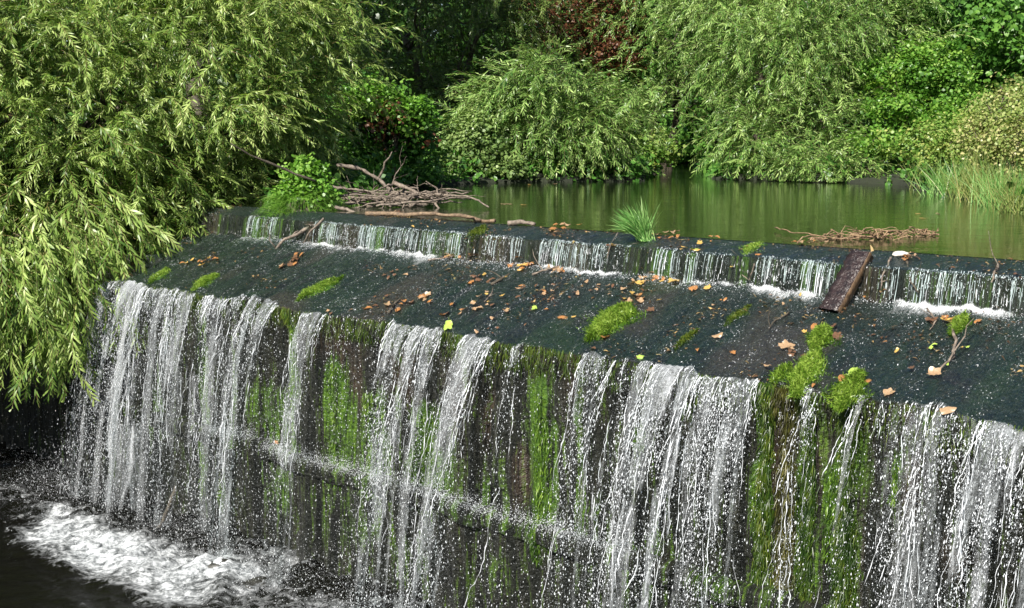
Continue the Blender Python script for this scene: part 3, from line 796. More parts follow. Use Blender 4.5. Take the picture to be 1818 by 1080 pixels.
bushy('yellow_shrub', 'small yellow green shrub at the mouth of the inlet', 'shrub', gp(1160, 19.5),
      [E(1160, 262, 19.5, .36, .3, .24)], 300, SPR_S, 'yellowgreen', POND + .03, 116)
bushy('yellow_shrub', 'yellowing shrub under the bright green tree', 'shrub', gp(1690, 15.5),
      [E(1665, 255, 15.6, .5, .35, .22)], 380, SPR_S, 'yellowgreen', POND + .03, 117)
bushy('seedy_shrub', 'tall pinkish shrub in seed at the right edge', 'shrub', gp(1810, 11.6),
      [E(1815, 215, 11.9, .30, .3, .32), E(1770, 262, 11.8, .24, .2, .20), E(1880, 250, 11.0, .5, .5, .55), E(1740, 240, 12.3, .2, .2, .25), E(1790, 190, 12.6, .25, .2, .25)], 2100, SPR_T, 'pink', POND + .05, 118, rough=.6)
bushy('seedy_shrub', 'olive shrub with pale tips right of the bank reeds', 'shrub', gp(1700, 13.6),
      [E(1690, 262, 13.6, .30, .3, .24), E(1745, 225, 14.0, .3, .3, .25)], 1100, SPR_T, 'yellowgreen', POND + .05, 119, rough=.6)
# row of trees further back
BACK = [(-150, 24, 'broad_dark', 'dark broadleaved tree behind the near willow, far left'), (150, 26, 'broad_dark', 'dark broadleaved tree behind the middle of the near willow'),
        (420, 25, 'broad_dark', 'dark broadleaved tree behind the right side of the near willow'), (640, 24, 'broad_dark', 'dark tree behind the bramble mound'), (800, 27, 'broad_dark', 'dark tree left of the rust red tree'),
        (960, 27, 'broad_dark', 'dark tree directly behind the rust red tree'), (1130, 27, 'broad_mid', 'greener tree at the head of the inlet'), (1290, 28, 'broad_dark', 'dark tree behind the tallest willow'),
        (1450, 27, 'broad_dark', 'dark tree behind the right shoulder of the tallest willow'), (1600, 26, 'broad_dark', 'dark tree behind the bright green maple'), (1780, 26, 'broad_dark', 'dark tree behind the top right tree'), (1980, 24, 'broad_dark', 'dark tree beyond the right edge of the bank')]
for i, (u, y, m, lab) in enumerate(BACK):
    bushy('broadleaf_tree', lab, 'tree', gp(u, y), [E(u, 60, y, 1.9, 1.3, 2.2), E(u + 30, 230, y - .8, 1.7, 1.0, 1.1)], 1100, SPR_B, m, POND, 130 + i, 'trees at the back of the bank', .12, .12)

bushy('broadleaf_tree', 'unseen tall dark tree added on the left bank to shade the trees behind', 'tree', gp(370, 16.8), [(-4.1, 15.8, 8.8, 1.7, 1.5, 1.6), (-4.6, 16.2, 7.0, 1.2, 1.2, 1.0), (-2.7, 17.0, 8.6, 1.1, 1.1, 1.1)], 2600, SPR_B, 'broad_dark', POND, 160, None, .8, .16)  # added tree, crown above the view, shades the gap behind the mound

def undergrowth():
    rs = np.random.RandomState(200)
    # ivy and herbs covering the banks
    n = 26000
    X = rs.uniform(-13, 15, n); Y = rs.uniform(8, 34, n)
    d = polydist(X, Y, poly); s, t = st(X, Y)
    k = (d > .02) & (t < -.3) & (d < 9); X, Y = X[k], Y[k]
    Z = ground_z(X, Y) + rs.rand(len(X)) ** 2 * .25
    acc = Acc(); pick = rs.randint(0, 6, len(X))
    for pi in range(6):
        i = pick == pi; m = i.sum()
        N = np.stack([rs.randn(m) * .4, rs.randn(m) * .4 - .5, np.ones(m)], -1)
        inst(acc, SPR[pi], frames(rs.randn(m, 3), N / np.linalg.norm(N, axis=1)[:, None]) * rs.uniform(.6, 1.2, m)[:, None, None], np.stack([X[i], Y[i], Z[i]], -1), rs.randn(m) * .1)
    tag(acc.build('ground_cover', M['ivy']), 'dark ivy and herbs covering the banks under the trees', 'ground cover', kind='stuff')
    # far wood
    n = 5200; a = rs.uniform(rad(-48), rad(48), n); r = rs.uniform(33, 40, n); zz = rs.uniform(2.5, 11, n)
    P = np.stack([np.sin(a) * r, np.cos(a) * r, zz], -1); acc = Acc(); pick = rs.randint(0, 6, n)
    for pi in range(6):
        i = pick == pi; m = i.sum()
        N = np.stack([rs.randn(m) * .4, rs.randn(m) * .4 - .6, np.ones(m)], -1)
        inst(acc, SPR_B[pi], frames(rs.randn(m, 3), N / np.linalg.norm(N, axis=1)[:, None]) * rs.uniform(2.5, 4.5, m)[:, None, None], P[i], rs.randn(m) * .1)
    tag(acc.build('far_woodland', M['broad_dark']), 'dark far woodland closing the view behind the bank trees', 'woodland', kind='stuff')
undergrowth()
#TREES_END

# ------------------------------------------------------------------ grasses, reeds, herbs
def tuft(name, label, base, n, L, spread, mat, lean, rs, w=.006, bend=.7, cat='grass tuft', group=None, upz=1.0):
    root = np.asarray(base, float)
    P = root + np.stack([rs.randn(n) * spread, rs.randn(n) * spread, np.zeros(n)], -1)
    D = np.stack([rs.randn(n) * .35, rs.randn(n) * .35, np.full(n, upz)], -1) + lean
    acc = Acc(); N = np.stack([rs.randn(n), rs.randn(n), np.zeros(n)], -1)
    blade_field(acc, P, D, N, rs.uniform(.6, 1.1, n) * L, w, rs, bend=rs.uniform(.3, 1.3, n) * bend, seg=5)
    return tag(acc.build(name, M[mat], None, root), label, cat, group)
rs = np.random.RandomState(300)
s_, t_ = on_top(1145, 428)
tuft('grass_tuft', 'windswept green grass tuft growing on the crest in the middle', P_top(s_, t_), 330, .27, .020, 'grass', np.array([-.50, .0, 0]), rs, .0070, .62)
gr = 'reeds and grasses on the right bank'
REED = [(1660, 335, .35), (1690, 345, .45), (1720, 350, .5), (1750, 355, .5), (1780, 362, .45), (1810, 372, .4), (1640, 325, .35), (1700, 320, .5), (1760, 330, .45), (1685, 300, .6), (1725, 295, .7), (1770, 300, .7), (1810, 310, .7), (1800, 270, .7)]
for i, (u, v, L) in enumerate(REED):
    P = at_z(u, v, POND + .02); P[2] = float(ground_z(P[0], P[1])) - .02 if i > 6 else POND  # waterline clumps stand in the shallows
    tuft('reed_clump', ['pale dry grass on the right bank', 'blue green reeds at the right water edge'][i % 3 == 1] + ', ' + ['leftmost at the waterline', 'second from the left at the waterline', 'in the middle of the waterline', 'right of the middle', 'second from the right edge', 'lowest at the right edge of the photo', 'beside the dark gap', 'higher on the bank beside the olive shrub', 'under the pinkish shrub', 'highest clump left of the pinkish shrub', 'tall clump in front of the olive shrub', 'tall clump under the pinkish shrub', 'tall clump at the right edge', 'topmost clump at the right edge'][i],
         P, 240, L, .11, ['grassdry', 'grass', 'grassdry'][i % 3], np.array([0, 0, 0]), rs, .007, .5, 'reeds', gr)

# leafy herb clump on the left end of the crest
def herb_bank():
    rs = np.random.RandomState(310)
    b = at_y(548, 420, 10.15); b[2] = FOOT + .02
    root = empty('overgrown_stump', b); tag(root, 'mossy stump on the crest overgrown with bright grass and leafy herbs', 'overgrown stump')
    # earth and wood core
    u = np.linspace(0, 2 * math.pi, 22); w_ = np.linspace(0, 1, 12)
    U, Wg = np.meshgrid(u, w_, indexing='ij')
    r = .27 * (1 - .5 * Wg ** 2) * (1 + .25 * fbm(U * 1.5, Wg * 3, 3, 140))
    V = np.stack([b[0] + r * np.cos(U), b[1] + r * np.sin(U), b[2] - .1 + Wg * .42], -1).reshape(-1, 3)
    tmesh('stump_core', V, grid_faces(*U.shape), M['bark'], root, None, True, np.array(root.location))
    acc = Acc(); n = 2600
    a = rs.uniform(0, 2 * math.pi, n); h = rs.rand(n)
    rr = .27 * (1 - .4 * h ** 2)
    P = np.stack([b[0] - .05 + rr * np.cos(a), b[1] + rr * np.sin(a), b[2] - .1 + h * .42], -1)
    D = np.stack([np.cos(a), np.sin(a), rs.uniform(.2, 1.6, n)], -1)
    blade_field(acc, P, D, np.stack([rs.randn(n), rs.randn(n), 0 * a], -1), rs.uniform(.1, .30, n), .0045, rs, bend=rs.uniform(.9, 2.2, n), seg=5)
    acc.build('grass', M['herb'], root)
    acc = Acc(); m = 560
    d = rs.randn(m, 3); d /= np.linalg.norm(d, axis=1)[:, None]
    lobes = np.array([[.06, 0, .40, .17], [-.10, .05, .46, .13], [.14, -.02, .30, .12], [-.02, .0, .55, .09], [.02, -.08, .28, .14], [-.19, .0, .34, .10], [.10, .02, .52, .07]])
    lb = lobes[rs.randint(0, 7, m)]
    P = b + lb[:, :3] + d * lb[:, 3:] * (rs.uniform(.4, 1.0, m) + .5 * rs.rand(m) ** 6)[:, None]; pick = rs.randint(0, 6, m)
    for pi in range(6):
        i = pick == pi; q = i.sum(); N = d[i] * .5 + [0, 0, .8] + rs.randn(q, 3) * .3
        inst(acc, SPR_S[pi], frames(rs.randn(q, 3), N / np.linalg.norm(N, axis=1)[:, None]) * rs.uniform(.5, .9, q)[:, None, None], P[i], rs.randn(q) * .12)
    acc.build('herb_leaves', M['herb'], root)
herb_bank()
p = at_z(672, 362, POND); tuft('grass_tuft', 'fresh green grass tuft between the branches of the pile', (p[0], p[1], POND), 300, .16, .13, 'herb', np.array([0, 0, 0]), rs, .006, .8)
p = at_z(640, 356, POND); tuft('grass_tuft', 'green grass tuft left of the branch pile beside the stump', (p[0], p[1], POND), 260, .17, .12, 'herb', np.array([0, 0, 0]), rs, .006, .8)

# ------------------------------------------------------------------ driftwood
def branch(name, label, pts, r0, r1, mat, rs, cat='branch', group=None, twigs=0, amp=.04):
    P = []
    pts = [np.asarray(p, float) for p in pts]
    for a, b in zip(pts[:-1], pts[1:]): P.append(wob(a, b, 7, amp, rs)[:-1])
    P = np.vstack(P + [pts[-1][None]]); n = len(P)
    acc = Acc(); rr = np.linspace(r0, r1, n) * (1 + .15 * rs.randn(n)); acc.add(*tube(P, np.abs(rr), 7))
    for k in range(twigs):
        i = rs.randint(n // 4, n - 1); d = rs.randn(3); d[2] = abs(d[2]) * .6; d /= np.linalg.norm(d)
        Q = wob(P[i], P[i] + d * rs.uniform(.12, .3), 6, .1, rs); acc.add(*tube(Q, np.linspace(r1 * 1.1, r1 * .3, 6), 5))
    return tag(acc.build(name, M[mat], None, P[0], True), label, cat, group)
def Q(u, v, z): return at_z(u, v, z)
def Yd(u, v, y): return at_y(u, v, y)
gb = 'driftwood branches piled at the left end of the pond'
rs = np.random.RandomState(320)
branch('driftwood_branch', 'long grey branch arching over the pile from the stump', [Yd(598, 293, 10.9), Yd(640, 300, 10.9), Yd(672, 318, 10.9), Yd(700, 345, 10.8), Yd(735, 352, 10.8)], .018, .014, 'driftwood', rs, group=gb, twigs=2)
branch('driftwood_branch', 'pale bare branch reaching right over the pond to its tip in the water', [Yd(745, 345, 10.8), Yd(790, 347, 10.5), Yd(825, 348, 10.3), Yd(850, 356, 10.2), Yd(868, 368, 10.1)], .014, .006, 'driftwood', rs, group=gb, twigs=1)
branch('driftwood_branch', 'thick pale branch sloping down to the water at the right of the pile', [Yd(700, 325, 10.9), Yd(735, 340, 10.7), Yd(765, 352, 10.5), Yd(780, 372, 10.3)], .020, .010, 'driftwood', rs, group=gb)
branch('driftwood_branch', 'thin straight branch lying low along the front of the pile', [Yd(668, 366, 10.2), Yd(720, 360, 10.2), Yd(760, 358, 10.2), Yd(800, 348, 10.3)], .011, .007, 'driftwood', rs, group=gb)
branch('driftwood_branch', 'forked twig standing up from the right of the pile', [Yd(776, 360, 10.4), Yd(776, 335, 10.4), Yd(756, 322, 10.4)], .010, .004, 'driftwood', rs, group=gb, twigs=3)
branch('driftwood_branch', 'upright forked twig behind the arching branch', [Yd(696, 330, 10.9), Yd(702, 310, 10.9), Yd(716, 290, 10.9)], .008, .003, 'driftwood', rs, group=gb, twigs=3)
branch('driftwood_branch', 'branch running down beside the stump to the left of the crest', [Yd(596, 368, 10.0), Yd(620, 374, 9.9), Yd(640, 382, 9.8)], .016, .012, 'driftwood', rs, group=gb)
branch('bare_branch', 'long thin bare branch drooping out of the near willow to the stump', [Yd(410, 255, 9.6), Yd(450, 278, 9.7), Yd(500, 298, 9.8), Yd(560, 322, 9.9)], .006, .011, 'bark', rs, amp=.03)
branch('bare_branch', 'bare grey branch trailing from the stump down to the apron', [Yd(560, 398, 9.5), Yd(530, 415, 9.5), Yd(505, 425, 9.5), Yd(488, 445, 9.5), Yd(478, 468, 9.6)], .016, .006, 'driftwood', rs, twigs=3)
branch('bare_branch', 'second bare branch trailing down nearer the step foam', [Yd(575, 388, 9.4), Yd(550, 412, 9.4), Yd(538, 432, 9.4)], .010, .004, 'driftwood', rs, twigs=1)
for i in range(46):
    a = Yd(rs.uniform(640, 780), rs.uniform(338, 366), rs.uniform(10.3, 11.0)); d = np.array([rs.uniform(-.4, .4), rs.uniform(-.2, .2), rs.uniform(-.05, .06)])
    if i % 3 == 0: a = Yd(rs.uniform(600, 690), rs.uniform(330, 362), rs.uniform(10.4, 11.0))
    branch('driftwood_stick', 'grey driftwood stick tangled in the branch pile', [a - d, a, a + d + [0, 0, -.03]], rs.uniform(.006, .017), .004, 'driftwood', rs, 'stick', 'sticks tangled in the branch pile', 1, .1)
branch('dead_log', 'long tan log lying along the crest at left', [P_top(*on_top(650, 384), .02), P_top(*on_top(700, 384), .02), P_top(*on_top(760, 386), .025), P_top(*on_top(820, 389), .025), P_top(*on_top(878, 398), .02)], .019, .013, 'logbrown', rs, 'log', amp=.055, twigs=1)
branch('dead_log', 'short stubby driftwood log at the right end of the long tan log', [P_top(*on_top(902, 402), .02), P_top(*on_top(925, 401), .025), P_top(*on_top(950, 402), .015)], .024, .012, 'driftwood', rs, 'log', amp=.03)
def rootmass(name, label, u0, v0, u1, v1, n, rs, L=.25, h=.04):
    acc = Acc(); a = Q(u0, v0, POND); b = Q(u1, v1, POND); m = (a + b) / 2
    for i in range(n):
        k = rs.rand(); c = a + (b - a) * k; c[2] += rs.rand() * h
        d = (b - a) / np.linalg.norm(b - a) * rs.uniform(-1, 1) * L + rs.randn(3) * [.05, .05, .015]
        Pp = wob(c - d, c + d, 9, .14, rs); Pp[:, 2] = np.maximum(Pp[:, 2], POND - .006)
        acc.add(*tube(Pp, rs.uniform(.0015, .0045), 5))
    return tag(acc.build(name, M['reedroot'], None, m, True), label, 'root tangle')
rootmass('root_tangle', 'tangle of reddish brown roots caught on the crest right of centre', 1475, 426, 1580, 424, 46, rs, .13, .04)
rootmass('root_tangle', 'tight bundle of brown roots floating at the right end of the tangle', 1590, 422, 1665, 416, 30, rs, .08, .03)
branch('bare_twig', 'thin curved twig sticking out left of the root tangle', [Q(1375, 404, POND + .02), Q(1410, 414, POND + .02), Q(1450, 418, POND + .03), Q(1500, 424, POND + .02)], .004, .003, 'reedroot', rs)
branch('bare_twig', 'looping twig lying on the crest left of the root tangle', [Q(1415, 433, POND + .01), Q(1425, 421, POND + .05), Q(1445, 419, POND + .05), Q(1460, 430, POND + .01)], .004, .003, 'reedroot', rs)

# plank leaning on the step
def plank():
    s0, t0 = on_top(1530, 463); s1, t1 = on_top(1480, 552)
    a = P_top(s0, min(t0, .27), .035); b = P_top(s1, t1, .03)
    ax = (b - a) / np.linalg.norm(b - a)
    side = np.array([*(-W), 0]); side -= ax * (side @ ax); side /= np.linalg.norm(side); up = np.cross(side, ax)
    if up[2] < 0: up = -up
    root = empty('wooden_plank', b); tag(root, 'dark wet plank leaning from the crest down onto the apron', 'plank')
    rs = np.random.RandomState(5)
    L = np.linalg.norm(b - a); n = 26; hw, th = .058, .026
    prof = [(-1, 0), (-.97, 1), (-.5, 1.06), (0, 1.0), (.5, 1.05), (.93, 1.0), (.93, -1), (-1, -1)]
    V = []
    for i in range(n):
        c = a + ax * (L + .05) * i / (n - 1)
        for x, y in prof: V.append(c + side * hw * x * (1 + .06 * rs.randn()) + up * th * y * (1 + .10 * rs.randn()))
    V = np.array(V); m = len(prof)
    F = []
    for i in range(n - 1):
        for j in range(m): F.append([i * m + j, i * m + (j + 1) % m, (i + 1) * m + (j + 1) % m, (i + 1) * m + j])
    tmesh('board', V, F, M['plank'], root, None, False, np.array(root.location))
    V = []; 
    for i in range(n):
        c = a + ax * (L + .05) * i / (n - 1) + side * hw * .96
        for x, y in [(0, 1.08), (.05, 1.08), (.07, -1), (0, -1)]: V.append(c + side * hw * x + up * th * (y + .04 * rs.randn()))
    F = [[i * 4 + j, i * 4 + (j + 1) % 4, (i + 1) * 4 + (j + 1) % 4, (i + 1) * 4 + j] for i in range(n - 1) for j in range(4)] + [[0, 1, 2, 3], [n * 4 - 1, n * 4 - 2, n * 4 - 3, n * 4 - 4]]
    tmesh('split_edge', np.array(V), F, M['plankedge'], root, None, False, np.array(root.location))
plank()

def blob(name, label, cat, c, r, mat, seed, squash=(1, 1, .6), amp=.3, n=26):
    U, Vv = np.meshgrid(np.linspace(0, 2 * math.pi, n), np.linspace(0, math.pi, n // 2), indexing='ij')
    d = np.stack([np.cos(U) * np.sin(Vv), np.sin(U) * np.sin(Vv), np.cos(Vv)], -1)
    rr = r * (1 + amp * fbm(d[..., 0] * 2 + 5, d[..., 2] * 2 + d[..., 1] * 2, 3, seed))
    V = (d * rr[..., None] * np.array(squash)).reshape(-1, 3) + c
    return tag(tmesh(name, V, grid_faces(*U.shape), M[mat], None, None, True, c), label, cat)
s_, t_ = on_top(1598, 456); blob('pale_lump', 'pale rounded lump of litter lying on the crest right of the plank', 'litter', P_top(s_, t_, .012), .036, 'foamplastic', 4, (1.3, .8, .42))
blob('rock', 'dark wet rock breaking the foam at the foot of the wall', 'rock', Q(440, 1048, 0), .13, 'rock', 6, (1.3, .9, .55), .55, 44)
blob('rock', 'smaller dark rock further back in the foam', 'rock', Q(390, 1010, .04), .10, 'rock', 8, (1, .9, .7))
branch('wedged_stick', 'dark stick standing in the spray at the foot of the wall', [P_wall(on_wall(352, 860)[0], .35, .22)[:3], P_wall(on_wall(352, 860)[0], .1, .3), P_wall(on_wall(345, 900)[0], -.1, .42)], .014, .018, 'bark', rs)
# sticks on crest and apron
TW = [([(1097, 418), (1088, 440), (1083, 462)], .005, 'small broken stick with leaves hanging on the step left of the grass tuft'), ([(1344, 475), (1335, 500), (1322, 492)], .004, 'yellow stem hanging over the step face'),
      ([(1582, 462), (1572, 490), (1568, 520)], .006, 'mossy stem hanging beside the plank'), ([(1610, 470), (1620, 500), (1635, 528)], .006, 'dark twig slanting down the step right of the plank'),
      ([(1690, 585), (1698, 610), (1693, 640), (1665, 668)], .009, 'curved bare branch lying on the apron at right'), ([(1650, 553), (1662, 575), (1650, 592)], .005, 'small forked twig in the leaf clump on the right of the apron'),
      ([(872, 510), (890, 500), (905, 490)], .010, 'dark short stick among leaves in the middle of the apron'), ([(690, 560), (700, 545), (712, 535)], .010, 'dark short stick on the left of the apron'),
      ([(945, 492), (970, 484), (1000, 474)], .008, 'brown stick in the leaf clump below the step'), ([(1772, 475), (1768, 495), (1764, 510)], .006, 'pale stub of stick on the step near the right edge'),
      ([(760, 466), (785, 460), (810, 455)], .007, 'pale stem lying in the foot of the step at left'), ([(1400, 560), (1375, 575), (1365, 590)], .005, 'thin dark stick left of the plank foot'), ([(860, 540), (873, 525), (876, 515)], .004, 'thin pale stick on the apron middle')]
for pts, r, lab in TW:
    pp = []
    for u, v in pts:
        s_, t_ = on_top(u, v); pp.append(P_top(s_, max(0, min(t_, 1.2)), .015 if not (.27 < t_ < .36) else .0) + np.array([*(Pv * (.03 if .25 < t_ < .4 else 0)), 0]))
    branch('twig', lab, pp, r, r * .5, 'driftwood' if 'dark' not in lab else 'bark', rs, 'twig', None, 1, .05)

# ------------------------------------------------------------------ moss
FD = np.array([Pv[0], Pv[1], -.4]); FD /= np.linalg.norm(FD)
def moss_patch(name, label, pix, width_px, n, mat, seed, L=.022, h=.02, group='moss cushions on the apron', cat='moss'):
    """pix: centre line on the apron (photo pixels are only used to find s, t)"""
    rs = np.random.RandomState(seed)
    ST = np.array([on_top(u, v) for u, v in pix]); wd = np.array([abs(on_top(u + w, v)[0] - on_top(u - w, v)[0]) / 2 for (u, v), w in zip(pix, width_px)])
    q = rs.rand(n) * (len(pix) - 1); i = np.minimum(q.astype(int), len(pix) - 2); f = q - i
    c = ST[i] * (1 - f)[:, None] + ST[i + 1] * f[:, None]; w = wd[i] * (1 - f) + wd[i + 1] * f
    x = np.clip(rs.randn(n) * .5, -1.25, 1.25); x = x * (1 + 1.1 * (vn(q * 4, np.sign(x) * 5., seed) - .5))
    endk = np.minimum(1, 3.2 * np.minimum(q, (len(pix) - 1) - q) / (len(pix) - 1) + .25)
    S = c[:, 0] + x * w * endk; T = c[:, 1] + rs.randn(n) * .012
    H = h * np.clip(1 - x ** 2, 0, 1) * endk * (.6 + .8 * vn(S * 25, T * 25, seed))
    P = P_top(S, np.clip(T, 0, 1.3), 0.) ; P[:, 2] += H * rs.rand(n) ** .4
    o0 = P.mean(0)
    over = T > lip_t(S)
    D = FD * rs.uniform(.1, .9, n)[:, None] + np.array([0, 0, 1.]) * rs.uniform(.3, 1.0, n)[:, None] + rs.randn(n, 3) * .35
    acc = Acc(); blade_field(acc, P, D, rs.randn(n, 3), rs.uniform(.5, 1.25, n) * L, .0052, rs, bend=rs.uniform(.2, 1.2, n), seg=2, A=np.clip(.35 + .3 * rs.randn(n) + H / h * .35 + .5 * (vn(S * 18, T * 18, seed + 9) - .5), 0, 1))
    # body under the blades
    qs = np.linspace(0, len(pix) - 1, 30); ii = np.minimum(qs.astype(int), len(pix) - 2); ff = qs - ii
    cc = ST[ii] * (1 - ff)[:, None] + ST[ii + 1] * ff[:, None]; ww = wd[ii] * (1 - ff) + wd[ii + 1] * ff
    ek = np.minimum(1, 3.2 * np.minimum(qs, (len(pix) - 1) - qs) / (len(pix) - 1) + .02)
    xx = np.linspace(-1, 1, 13)
    Sg = cc[:, 0][:, None] + xx[None] * (ww * ek)[:, None]; Tg = np.repeat(cc[:, 1][:, None], 13, 1)
    PP = P_top(Sg, np.clip(Tg, 0, 1.22), 0.); PP[..., 2] += h * .8 * (1 - xx[None] ** 2) * ek[:, None] - .004
    g = grid_faces(30, 13); tri = np.vstack([g[:, [0, 1, 2]], g[:, [0, 2, 3]]])
    acc.add(PP.reshape(-1, 3), tri, .25)
    return tag(acc.build(name, M[mat], None, o0), label, cat, group)
moss_patch('moss_cushion', 'big bright green moss cushion in the middle of the apron', [(1116, 545), (1100, 560), (1075, 582), (1045, 604)], [22, 36, 30, 14], 9000, 'moss', 1, .028, .045)
moss_patch('moss_cushion', 'bright moss strip at the lip, left of the first falls', [(385, 492), (365, 500), (345, 517)], [6, 11, 10], 2600, 'moss', 2, .026, .03)
moss_patch('moss_cushion', 'slim green moss strip on the left apron', [(608, 494), (580, 507), (550, 522), (530, 535)], [5, 13, 12, 8], 2600, 'moss', 3, .026, .025)
moss_patch('moss_cushion', 'upper green moss cushion below the plank', [(1468, 592), (1458, 600), (1448, 622)], [14, 24, 22], 4200, 'moss', 4, .028, .04)
moss_patch('moss_cushion', 'longer olive moss cushion running down to the lip', [(1452, 628), (1440, 650), (1420, 680), (1415, 700)], [20, 30, 24, 18], 4600, 'moss', 5, .03, .035)
moss_patch('moss_cushion', 'small green moss cushion left of the olive one', [(1402, 655), (1388, 664), (1376, 680)], [8, 18, 14], 1800, 'moss', 6, .026, .02)
moss_patch('moss_cushion', 'olive moss cushion capped with pale leaves at the lip', [(1530, 672), (1515, 682), (1500, 705), (1495, 720)], [14, 30, 28, 20], 4600, 'moss', 7, .03, .035)
moss_patch('moss_cushion', 'green moss in the leaf clump on the right of the apron', [(1712, 566), (1704, 580), (1690, 596)], [8, 16, 10], 1800, 'moss', 8, .028, .03)
moss_patch('moss_cushion', 'green moss on the crest above the step, left of centre', [(860, 402), (848, 415), (838, 432)], [8, 20, 8], 1500, 'mossdark', 9, .022, .012)
moss_patch('moss_cushion', 'yellowish moss film on the crest right of the grass tuft', [(1352, 432), (1335, 440), (1325, 452)], [10, 22, 10], 1300, 'moss', 10, .014, .008)
moss_patch('moss_cushion', 'thin dark moss streak between the big cushion and the plank', [(1237, 588), (1220, 602), (1200, 622)], [6, 10, 5], 1100, 'mossdark', 12, .02, .014)
moss_patch('moss_cushion', 'faint green moss streak just left of the plank foot', [(1330, 545), (1310, 562), (1290, 580)], [6, 12, 8], 900, 'mossdark', 13, .018, .012)
moss_patch('moss_cushion', 'mossy edge of the lip at the left end of the weir', [(300, 480), (285, 488), (268, 502)], [6, 10, 10], 1200, 'moss', 14, .024, .02)

def moss_hang(label, u, v0, v1, wpx, n, mat, seed, L=.06, off=.02):
    rs = np.random.RandomState(seed)
    if mat == 'moss': n = n * 2 // 5
    s0, z0 = on_wall(u, v0); _, z1 = on_wall(u, v1); w = abs(on_wall(u + wpx, v0)[0] - s0)
    z0 = min(z0, LIP + .02); z1 = max(z1, .02)
    z = z1 + (z0 - z1) * rs.rand(n); prof = .55 + .9 * (vn(z * 5, z * 0 + u, 3))
    x = np.clip(rs.randn(n) * .5, -1.3, 1.3) * prof
    lump = vn(s0 * 9 + x * 3, z * 14, seed)
    S = s0 + x * w; dt = off * np.clip(1 - x * x * .6, .1, 1) * (.4 + 1.2 * lump)
    P = P_wall(S, z, dt * rs.rand(n) ** .5)
    D = np.stack([Pv[0] * rs.uniform(0, .8, n), Pv[1] * rs.uniform(0, .8, n), -np.ones(n)], -1) + rs.randn(n, 3) * [.25, .25, .1]
    acc = Acc(); blade_field(acc, P, D, rs.randn(n, 3), rs.uniform(.4, 1.3, n) * L, .0042, rs, bend=.4, seg=2, A=np.clip(rs.uniform(-.1, .6, n) + (lump - .5) * .9, 0, 1))
    # body
    zz = np.linspace(z0, z1, 60); xx = np.linspace(-1, 1, 13)
    X, Z = np.meshgrid(xx, zz, indexing='ij'); pr = .55 + .9 * vn(Z * 5, Z * 0 + u, 3)
    PP = P_wall(s0 + X * w * pr, Z, off * (1 - X * X) * (.5 + vn(X * 3, Z * 14, seed)) - .008)
    g = grid_faces(13, 60)
    if mat != 'moss': acc.add(PP.reshape(-1, 3), np.vstack([g[:, [0, 1, 2]], g[:, [0, 2, 3]]]), .15)
    tag(acc.build('hanging_moss', M[mat], None, P[np.argmax(z)]), label, 'moss', 'curtains of moss hanging on the fall wall')
MH = [('dark green moss curtain at the left of the broad mossy pier', 1352, 680, 1100, 14, 3600, 'mossdark'), ('brown green shaggy moss curtain under the small moss cushion', 1385, 690, 1100, 17, 5200, 'mossbrown'),
      ('olive moss curtain under the long olive cushion', 1428, 700, 1100, 18, 5200, 'mossdark'), ('olive moss curtain under the leaf capped cushion', 1500, 712, 1100, 19, 6000, 'mossdark'),
      ('vivid green moss patch between the two thin streams at right', 1478, 830, 1000, 17, 2600, 'moss'), ('thin bright green moss rope beside the leftmost streams', 510, 548, 830, 6, 1800, 'moss'),
      ('yellow green moss column in the middle of the wall', 955, 700, 1000, 9, 2300, 'moss'), ('narrow green moss rope in the left curtain', 350, 525, 880, 7, 1700, 'moss'), ('slim olive moss rope right of the dark notch', 1022, 650, 960, 4, 1100, 'mossdark'),
      ('green moss column left of the first pale log stone', 592, 640, 860, 12, 1900, 'moss'), ('green moss column above the ledge in the middle left', 655, 700, 880, 14, 1800, 'moss'),
      ('broad thin green moss sheet between the two middle streams', 745, 740, 910, 24, 2200, 'moss'), ('fresh green moss tuft glimpsed behind the wide stream', 1130, 765, 800, 9, 500, 'moss'), ('lime moss fringe near the dark window of the wall', 1576, 820, 900, 7, 600, 'moss')]
for i, (lab, u, v0, v1, w, n, m) in enumerate(MH): moss_hang(lab, u, v0, v1, w, n, m, 400 + i, .05 if m != 'moss' else .035, .03 if w > 13 and m != 'moss' else .012)

# shaggy fringe of moss and roots under the lip (uncountable)
def fringe():
    rs = np.random.RandomState(430); n = 16000
    S = rs.uniform(S0 + .1, S1 - .1, n); dens = fbm(S * 2.3, S * 0, 3, 44) > rs.uniform(-.7, .5, n); S = S[dens]; n = len(S)
    z = LIP + .012 - rs.rand(n) ** 1.5 * .16
    P = P_wall(S, z, .006); D = np.stack([Pv[0] * rs.uniform(0, .5, n), Pv[1] * rs.uniform(0, .5, n), -np.ones(n)], -1) + rs.randn(n, 3) * .15
    acc = Acc(); blade_field(acc, P, D, rs.randn(n, 3), rs.uniform(.02, .08, n), .0035, rs, bend=.3, seg=2)
    tag(acc.build('moss_fringe', M['mossdark']), 'thin dark moss and root fringe under the lip of the weir', 'moss fringe', kind='stuff')
fringe()

